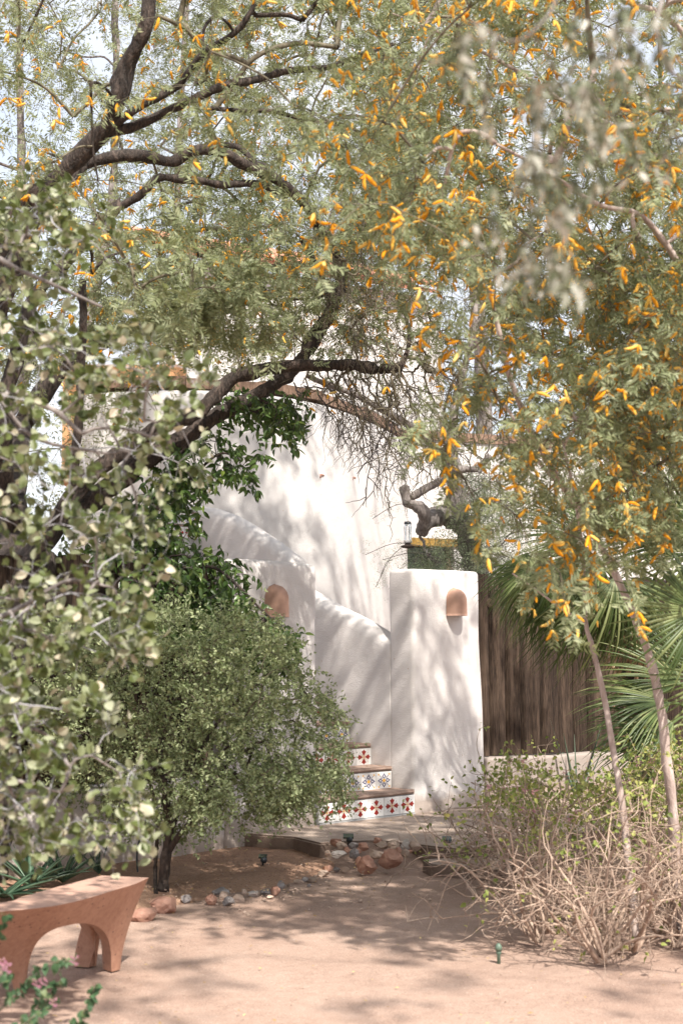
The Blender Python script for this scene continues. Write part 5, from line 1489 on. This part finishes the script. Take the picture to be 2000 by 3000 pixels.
rosette(15, 2630, 'sprawling aloe at the left edge behind the bench', 20, (0.25, 0.38), 0.045, 'aloe', 'aloe_plant', 'aloe', 0.05, 0.4, 'aloes behind the bench')
rosette(290, 2560, 'small dark aloe beside the low wall', 10, (0.14, 0.22), 0.03, 'aloe', 'aloe_plant', 'aloe', 0.03, 0.9, 'aloes behind the bench')
rosette(1495, 2330, 'pale green agave at the corner of the right low wall', 14, (0.30, 0.42), 0.055, 'agave', 'agave_plant', 'agave', PZ, 1.0)
rosette(1650, 2330, 'clump of upright grey blade leaves below the timber fence', 26, (0.38, 0.62), 0.022, 'agave', 'blade_plant', 'plant', PZ, 1.35)
rosette(1570, 2340, 'thin grassy blade clump before the right low wall', 20, (0.25, 0.42), 0.016, 'agave', 'blade_plant', 'plant', PZ, 1.25)
rosette(1690, 2350, 'stiff single tall blades beside the low wall end', 8, (0.45, 0.66), 0.045, 'agave', 'blade_plant', 'plant', PZ, 1.7)

# ------------------------------------------------------------------ terracotta coloured bench
def bench():
    h = 0.385
    Ft = catmull([np.array(G(a, b_, h)) for a, b_ in ((436, 2571), (395, 2590), (332, 2609), (250, 2634), (166, 2653), (80, 2664), (0, 2672))] + [np.array([-1.62, 5.22, h]), np.array([-2.05, 5.20, h])], 8)
    Gt = catmull([np.array(G(a, b_, h)) for a, b_ in ((298, 2565), (275, 2571), (232, 2582), (170, 2598), (110, 2615), (60, 2630), (0, 2645))] + [np.array([-1.70, 5.52, h]), np.array([-2.08, 5.50, h])], 8)
    Fb = catmull([np.array(G(a, b_, 0)) for a, b_ in ((353, 2833), (345, 2836), (322, 2842), (230, 2868), (130, 2888), (78, 2900), (43, 2910))] + [np.array([-1.62, 5.60, 0]), np.array([-2.02, 5.55, 0])], 8)
    off = Gt - Ft; off /= np.linalg.norm(off, axis=1)[:, None]
    Gb = Fb + off * 0.22
    Gb[:, 2] = 0
    n = len(Ft); U = np.linspace(0, 1, n)
    nv = 13; V = np.linspace(0, 1, nv)
    # arches along the bench: legs between these index ranges (of the 8 control spans)
    def arch(u):
        s = u * 8
        for a, b_, hh in ((1.9, 5.0, 0.27), (6.0, 8.3, 0.27)):
            if a < s < b_:
                t = (s - a) / (b_ - a) * 2 - 1
                return hh * math.sqrt(max(0, 1 - abs(t) ** 2.4))
        return 0.0
    def tunnel(v):
        a, b_ = 0.36, 0.64
        if a < v < b_:
            t = (v - a) / (b_ - a) * 2 - 1
            return 0.20 * math.sqrt(max(0, 1 - t * t))
        return 0.0
    # refine along u
    m_ = 140
    uu = np.linspace(0, 1, m_)
    def samp(A): return np.stack([np.interp(uu, U, A[:, k]) for k in range(3)], 1)
    Ft, Gt, Fb, Gb = map(samp, (Ft, Gt, Fb, Gb))
    def pt(i, v, z):
        top = Ft[i] * (1 - v) + Gt[i] * v; bot = Fb[i] * (1 - v) + Gb[i] * v
        t = (z / h)
        te = t ** 1.5
        p = bot * (1 - te) + top * te
        return (p[0], p[1], z)
    mb = MB(); v = []; q = []
    un = [[min(h - 0.06, max(arch(uu[i]), tunnel(V[j]))) for j in range(nv)] for i in range(m_)]
    for i in range(m_):           # top
        for j in range(nv): v.append(pt(i, V[j], h))
    b0 = len(v)
    for i in range(m_):
        for j in range(nv): v.append(pt(i, V[j], un[i][j] - (0.01 if un[i][j] == 0 else 0)))
    for i in range(m_ - 1):
        for j in range(nv - 1):
            a = i * nv + j
            q.append([a, a + 1, a + nv + 1, a + nv]); q.append([b0 + a, b0 + a + nv, b0 + a + nv + 1, b0 + a + 1])
    K = 9
    for side, j in ((0, 0), (1, nv - 1)):
        s0 = len(v)
        for i in range(m_):
            for k in range(K + 1):
                z = h + (un[i][j] - h) * k / K - (0.01 if (un[i][j] == 0 and k == K) else 0)
                v.append(pt(i, V[j], z))
        for i in range(m_ - 1):
            for k in range(K):
                a = s0 + i * (K + 1) + k
                q.append([a, a + K + 1, a + K + 2, a + 1] if side == 0 else [a, a + 1, a + K + 2, a + K + 1])
    for i in (0, m_ - 1):
        s0 = len(v)
        for j in range(nv):
            for k in range(K + 1):
                z = h + (un[i][j] - h) * k / K
                v.append(pt(i, V[j], z - (0.01 if z == 0 else 0)))
        for j in range(nv - 1):
            for k in range(K):
                a = s0 + j * (K + 1) + k; q.append([a, a + 1, a + K + 2, a + K + 1])
    mb.add(v, q)
    o = mb.build('garden_bench', M['bench'], None, True)
    # harden creases
    bm = bmesh.new(); bm.from_mesh(o.data); bmesh.ops.remove_doubles(bm, verts=bm.verts, dist=0.0005); bmesh.ops.recalc_face_normals(bm, faces=bm.faces)
    bm.to_mesh(o.data); bm.free()
    o.data.set_sharp_from_angle(angle=R(38))
    tag(o, 'curved terracotta coloured concrete bench with arched legs at lower left', 'bench')
def bench_mat():
    m, nt, b = new_mat('terracotta_concrete')
    co = coords(nt)
    st_ = coords(nt, False, (6, 6, 0.5))
    n1 = nz(nt, st_, 4, 4); n2 = nz(nt, co, 45, 5, 0.7); n3 = nz(nt, co, 3, 3)
    c = ramp(nt, math_(nt, 'ADD', math_(nt, 'MULTIPLY', n1, .5), math_(nt, 'MULTIPLY', n3, .5)), [(0.35, (0.31, 0.155, 0.10)), (0.65, (0.42, 0.23, 0.155))])
    c = mixc(nt, 0.3, c, ramp(nt, n2, [(0.35, (0.30, 0.15, 0.10)), (0.65, (0.60, 0.36, 0.25))]))
    vo = nt.nodes.new('ShaderNodeTexVoronoi'); vo.inputs['Scale'].default_value = 26; nt.links.new(co, vo.inputs['Vector'])
    c = mixc(nt, ramp(nt, vo.outputs['Distance'], [(0.09, (1, 1, 1)), (0.14, (0, 0, 0))]), c, (0.14, 0.08, 0.06))
    # paler, greyer colour on upward faces
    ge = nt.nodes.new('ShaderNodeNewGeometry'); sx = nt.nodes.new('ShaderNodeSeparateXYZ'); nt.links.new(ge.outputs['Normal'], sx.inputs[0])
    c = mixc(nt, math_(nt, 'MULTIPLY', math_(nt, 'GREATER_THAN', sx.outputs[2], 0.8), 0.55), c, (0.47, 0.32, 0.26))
    nt.links.new(c, b.inputs['Base Color']); b.inputs['Roughness'].default_value = 0.85
    bump(nt, b, n2, 0.3, 0.006)
    return m
M['bench'] = bench_mat()
bench()

# ------------------------------------------------------------------ stones
DF = G(1100, 2465, PZ)[1]; DG = G(1100, 2560, 0)[1]
def heap_pt(px, py):
    t = min(1.0, max(0.0, (py - 2462) / 92))
    return P(px, py, (DF - 0.06) * (1 - t) + DG * t)
def mound():
    mb = MB(); v = []
    xs = np.linspace(925, 1260, 26); ts = np.linspace(0, 1, 10)
    for x in xs:
        e = math.sin(math.pi * (x - 925) / 335) ** 0.5
        for t in ts:
            p = heap_pt(x, 2462 + 92 * t)
            v.append((p[0], p[1], (p[2] - 0.015) * e * (1 - t) - 0.035 * t - 0.02 * (1 - e) + 0.012 * mnoise.noise(Vector((x * 0.05, t * 5, 0)))))
    mb.add(v, [[i * 10 + j, (i + 1) * 10 + j, (i + 1) * 10 + j + 1, i * 10 + j + 1] for i in range(25) for j in range(9)])
    mb.build('soil_mound', M['sand'])['kind'] = 'structure'
mound()
def stone(px, py, w, hgt, mat, label, group=None, z=0.0, seed=0, heap=False):
    g = heap_pt(px, py) if heap else G(px, py, z)
    if heap: z = g[2] + 0.005
    s = w / F * g[1]; hh = hgt / F * g[1]
    bm = bmesh.new(); bmesh.ops.create_icosphere(bm, subdivisions=3, radius=0.5)
    r = random.Random(seed); o_ = Vector((r.uniform(0, 99), r.uniform(0, 99), r.uniform(0, 99)))
    pl_ = [(Vector((r.gauss(0, 1), r.gauss(0, 1), r.gauss(0, .8))).normalized(), r.uniform(0.27, 0.42)) for _ in range(11)]
    for v in bm.verts:
        c = v.co.copy()
        for n_, d_ in pl_:
            k = c.dot(n_)
            if k > d_: c -= n_ * (k - d_)
        v.co = c * (1 + 0.12 * mnoise.noise(c * 5 + o_))
        v.co.x *= s * 1.15; v.co.y *= s * r.uniform(0.8, 1.0); v.co.z *= hh * 1.25
    bmesh.ops.rotate(bm, verts=bm.verts, matrix=Matrix.Rotation(r.uniform(-0.4, 0.4), 3, 'Z'))
    zmin = min(v.co.z for v in bm.verts)
    me = bpy.data.meshes.new('stone'); bm.to_mesh(me); bm.free(); me.materials.append(M[mat])
    o = link('stone', me); o.location = (g[0], g[1], z - zmin - hh * 0.28)
    tag(o, label, 'stone', group)
    return o
def stones():
    gE = 'stones edging the planted bed'
    gP = 'stones heaped at the patio corner'
    S = [(415, 2690, 90, 62, 'st_red', 'large red brown boulder beside the bench end'), (480, 2665, 95, 62, 'st_red', 'large dull red boulder at the foot of the small tree'),
         (495, 2668, 28, 18, 'st_grey', 'small dark stone in front of the dull red boulder'), (545, 2640, 38, 26, 'st_grey', 'grey stone just right of the red boulders'),
         (622, 2645, 46, 32, 'st_red', 'pointed brown stone left of the bluish one'), (648, 2618, 66, 30, 'st_grey', 'dark flat blue grey stone in the bed'),
         (668, 2648, 44, 28, 'st_grey', 'bluish stone on the path edge below the dark flat one'), (655, 2630, 40, 24, 'st_tan', 'tan stone behind the bluish path edge stone'),
         (700, 2635, 40, 30, 'st_tan', 'tan angular stone left of the white one'), (715, 2618, 22, 22, 'st_tan', 'small upright tan stone in the bed edge'),
         (740, 2624, 38, 24, 'st_white', 'rounded white stone in the bed edge'), (780, 2618, 40, 22, 'st_grey', 'flat grey stone right of the white stone'),
         (805, 2620, 42, 30, 'st_red', 'rusty stone in the middle of the bed edge'), (822, 2600, 40, 26, 'st_grey', 'mauve grey stone behind the rusty one'),
         (790, 2630, 26, 12, 'st_tan', 'flat tan chip before the rusty stone'), (875, 2586, 36, 16, 'st_tan', 'flat tan stone near the bend of the edging'),
         (895, 2580, 26, 14, 'st_grey', 'dark chip beside the pale tan stone'), (915, 2582, 36, 22, 'st_tan', 'pale tan stone near the bend of the edging'), (905, 2596, 20, 10, 'st_grey', 'bluish chip below the pale tan stone'),
         (945, 2565, 50, 22, 'st_tan', 'long tan stone left of the heap'), (958, 2550, 38, 22, 'st_red', 'brown stone behind the long tan one'), (985, 2552, 26, 16, 'st_grey', 'grey stone between long tan stone and heap'), (1010, 2552, 30, 22, 'st_tan', 'tan stone leading to the heap')]
    for i, (x, y, w, h, m_, l) in enumerate(S): stone(x, y, w * (0.8 if w < 80 else 1), h * 0.8, m_, l, gE, 0.0, i + 1)
    Hs = [(1075, 2552, 58, 46, 'st_red', 'square red boulder in front of the heap', 0.0), (1140, 2535, 68, 46, 'st_red', 'large smooth pink boulder right of the square one', 0.0),
          (992, 2512, 42, 20, 'st_white', 'long pale stone at the left of the heap', 0.02), (1037, 2512, 34, 24, 'st_grey', 'grey stone in the middle of the heap', 0.02), (1100, 2510, 48, 30, 'st_tan', 'pale tan block behind the square red boulder', 0.02),
          (1000, 2490, 30, 24, 'st_tan', 'tan stone at the upper left of the heap', 0.03), (1035, 2485, 32, 18, 'st_grey', 'dark grey stone under the solar lamp', 0.05), (1065, 2490, 34, 22, 'st_red', 'rounded reddish stone in the heap', 0.04),
          (1015, 2500, 16, 18, 'st_red', 'small rusty stone in the heap', 0.04), (1120, 2485, 40, 22, 'st_tan', 'buff stone at the back of the heap', 0.04), (1155, 2488, 36, 26, 'st_tan', 'tan block at the right of the heap', 0.03),
          (1188, 2488, 34, 28, 'st_white', 'bluish white rounded stone at the right of the heap', 0.02), (1215, 2490, 36, 26, 'st_tan', 'pinkish stone beside the bluish white one', 0.01), (1185, 2510, 26, 20, 'st_tan', 'small tan stone below the bluish white one', 0.0),
          (1105, 2470, 28, 16, 'st_red', 'brown chip at the patio edge behind the heap', 0.08), (985, 2478, 32, 22, 'st_red', 'brown stone leaning on the patio corner', 0.05), (1165, 2510, 26, 26, 'st_red', 'brown stone touching the large pink boulder', 0.0),
          (1200, 2500, 14, 10, 'st_red', 'tiny orange stone beside the bluish white one', 0.02), (960, 2505, 20, 14, 'st_tan', 'small tan stone left of the heap', 0.0), (1050, 2500, 20, 14, 'st_red', 'small red stone between the grey ones', 0.05), (1055, 2535, 26, 30, 'st_red', 'narrow brown stone behind the square red boulder', 0.0)]
    for i, (x, y, w, h, m_, l, z) in enumerate(Hs): stone(x, y, w, h, m_, l, gP, z, i + 60, True)
stones()

# ------------------------------------------------------------------ small fixtures
def solar_light(px, py, z, label, sz=0.05, low=0.0):
    g = heap_pt(px, py) + np.array([0, 0, -0.01]) if low > 0.02 and px < 1100 else G(px, py, z) - np.array([0, 0, low]); root = empty('solar_light', g, label, 'garden light', 'small black garden spotlights')
    m1 = MB(); m1.tube([g + [0, 0, -0.03], g + [0, 0, 0.045]], 0.006, 6); m1.build('stake', M['metal_black'], root)
    m1 = MB(); m1.box(g + [0, 0, 0.055], sz * 1.5, sz, 0.010, (1, 0, 0), unit(np.array([0, 0.9, 0.45])), unit(np.array([0, -0.45, 0.9]))); m1.build('solar_panel', M['pane'], root, False)
    m1 = MB(); m1.tube([g + [0, 0.03, 0.03], g + [0, 0, 0.03], g + [0.01, -0.03, 0.035]], [0.014, 0.017, 0.02], 8); m1.build('lamp_head', M['metal_black'], root)
solar_light(770, 2535, 0.03, 'small black spotlight in the soil bed below the patio', 0.035)
solar_light(1020, 2470, 0.15, 'small solar spotlight on top of the heap of stones', 0.045, 0.03)
solar_light(1308, 2468, 0.12, 'small solar spotlight beside the right patio edge', 0.04, 0.03)
g = G(1460, 2818, 0); sp_ = empty('sprinkler_head', g, 'short green metal sprinkler head standing in the sand', 'sprinkler')
m1 = MB(); m1.tube([g + [0, 0, -0.01], g + [0, 0, 0.03], g + [0, 0, 0.036], g + [0, 0, 0.05]], [0.008, 0.008, 0.012, 0.012], 10); m1.build('riser_pipe', M['brass_green'], sp_)
m1 = MB(); m1.tube([g + [0, 0, 0.05], g + [0, 0, 0.066], g + [0, 0, 0.078]], [0.016, 0.015, 0.009], 10); m1.build('nozzle', M['brass_green'], sp_)
# black irrigation hose standing by the wall
m1 = MB(); m1.tube(catmull([P(405, 2565, 8.75) * [1, 1, 0], P(402, 2500, 8.8), P(415, 2440, 8.85), P(430, 2400, 8.9)], 6), 0.006, 6)
tag(m1.build('irrigation_hose', M['metal_black']), 'thin black hose curving up against the low wall', 'hose')

# glass hummingbird feeder hanging from the gnarled branch
def feeder():
    D = 12.0; c = P(1194, 1600, D); root = empty('bird_feeder', c, 'clear glass bird feeder with dark dish above the right pillar', 'bird feeder')
    top = P(1193, 1535, D)[2]; bot = P(1193, 1592, D)[2]
    def lathe(prof, name, mat, n=16):
        mb = MB(); v = [(c[0] + r_ * math.cos(a), c[1] + r_ * math.sin(a), z) for r_, z in prof for a in np.arange(n) * 2 * math.pi / n]
        q = [[i * n + j, i * n + (j + 1) % n, (i + 1) * n + (j + 1) % n, (i + 1) * n + j] for i in range(len(prof) - 1) for j in range(n)]
        mb.add(v, q); mb.build(name, M[mat], root)
    H = top - bot
    lathe([(0.002, top), (0.030, top - 0.002), (0.034, bot + H * 0.8), (0.029, bot + H * 0.5), (0.033, bot + H * 0.2), (0.036, bot + H * 0.05), (0.022, bot), (0.002, bot)], 'bottle', 'glass')
    lathe([(0.002, top + 0.022), (0.026, top + 0.02), (0.031, top + 0.008), (0.031, top - 0.002)], 'cap', 'metal_black')
    lathe([(0.002, bot - 0.032), (0.045, bot - 0.038), (0.062, bot - 0.028), (0.058, bot - 0.02), (0.028, bot - 0.012), (0.024, bot + 0.002)], 'dish', 'bark_slim')
    m1 = MB(); m1.tube([np.array([c[0], c[1], top + 0.02]), P(1187, 1500, 12.15), P(1178, 1440, 12.2)], 0.0018, 4); m1.build('wire', M['metal_black'], root)
feeder()

# ------------------------------------------------------------------ litter: fallen leaves, twigs and gravel
def litter():
    L = Leaves('fallen_leaves', [tpl_lance(0.03, 0.012, 0.15), tpl_lance(0.022, 0.012, -0.2), tpl_round(0.022, 0.014)], M['litter'], 0, 'fallen_leaves')
    root = type('r', (), {'location': (0, 0, 0)})()
    for n, (x0, x1, y0, y1), z in ((700, (-2, 3.2, 3.0, 9.5), 0.008), (330, (-1.8, 0.2, 7.8, 9.8), 0.05), (70, (-0.6, 1.6, 9.7, 10.9), PZ + 0.004)):
        p = np.stack([rng.uniform(x0, x1, n), rng.uniform(y0, y1, n), np.full(n, z)], 1)
        a = rng.uniform(0, 6.28, n)
        L.add(p, np.stack([np.cos(a), np.sin(a), rng.uniform(-.1, .1, n)], 1), rng.normal(size=(n, 3)) * 0.15 + [0, 0, 1], rng.uniform(0.25, 0.9, n))
    # leaves on the first steps
    for k in range(3):
        n = 7; s_ = rng.uniform(0.02, 0.7, n)
        p = np.array([v3(C0 - Wd * q + Bd * (DEP * k + rng.uniform(0.02, 0.2)), PZ + 0.022 + RIS * (k + 1)) for q in s_])
        L.add(p, rng.normal(size=(n, 3)) * [1, 1, 0.1], rng.normal(size=(n, 3)) * 0.2 + [0, 0, 1], rng.uniform(0.5, 1, n))
    p = np.vstack(L.p); d = np.vstack(L.d); u = np.vstack(L.u); sc = np.concatenate(L.sc)
    d = d / np.linalg.norm(d, axis=1)[:, None]; x = np.cross(d, u); x /= np.linalg.norm(x, axis=1)[:, None]; z = np.cross(x, d)
    mb = MB(); tid = rng.integers(0, 3, len(p))
    for i in range(len(p)):
        v, q, t = L.tpls[tid[i]]
        mb.add((v[:, :1] * x[i] + v[:, 1:2] * d[i] + v[:, 2:] * z[i]) * sc[i] + p[i], q, t)
    o = mb.build('fallen_leaves', M['litter'], None, False, 'stuff'); tag(o, 'dry fallen leaves scattered over sand, soil and patio', 'leaf litter')
    # gravel
    mb = MB()
    ico = bmesh.new(); bmesh.ops.create_icosphere(ico, subdivisions=1, radius=1.0)
    iv = np.array([v.co[:] for v in ico.verts]); it = np.array([[v.index for v in f.verts] for f in ico.faces]); ico.free()
    for n, (x0, x1, y0, y1), zz, s0, s1 in ((1500, (-2.2, 3.2, 2.8, 9.6), 0.0, 0.0018, 0.0055), (700, (-2.0, 0.3, 7.6, 9.8), 0.045, 0.003, 0.008), (160, (-1.6, 0.6, 7.6, 9.6), 0.0, 0.006, 0.014)):
        for _ in range(n):
            s_ = s0 + (s1 - s0) * rng.uniform() ** 3
            c = np.array([rng.uniform(x0, x1), rng.uniform(y0, y1), 0.0])
            c[2] = zz - 0.012 + 0.018 * mnoise.noise(Vector((c[0] * 0.9, c[1] * 0.9, 0))) + s_ * 0.3 + 0.004
            mb.add(iv * np.array([1, rng.uniform(.6, 1), rng.uniform(.4, .8)]) * s_ * rng.uniform(0.8, 1.2, (12, 1)) + c, None, it)
    o = mb.build('gravel', M['st_tan'], None, False, 'stuff'); tag(o, 'loose small gravel on the sandy ground', 'gravel')
litter()
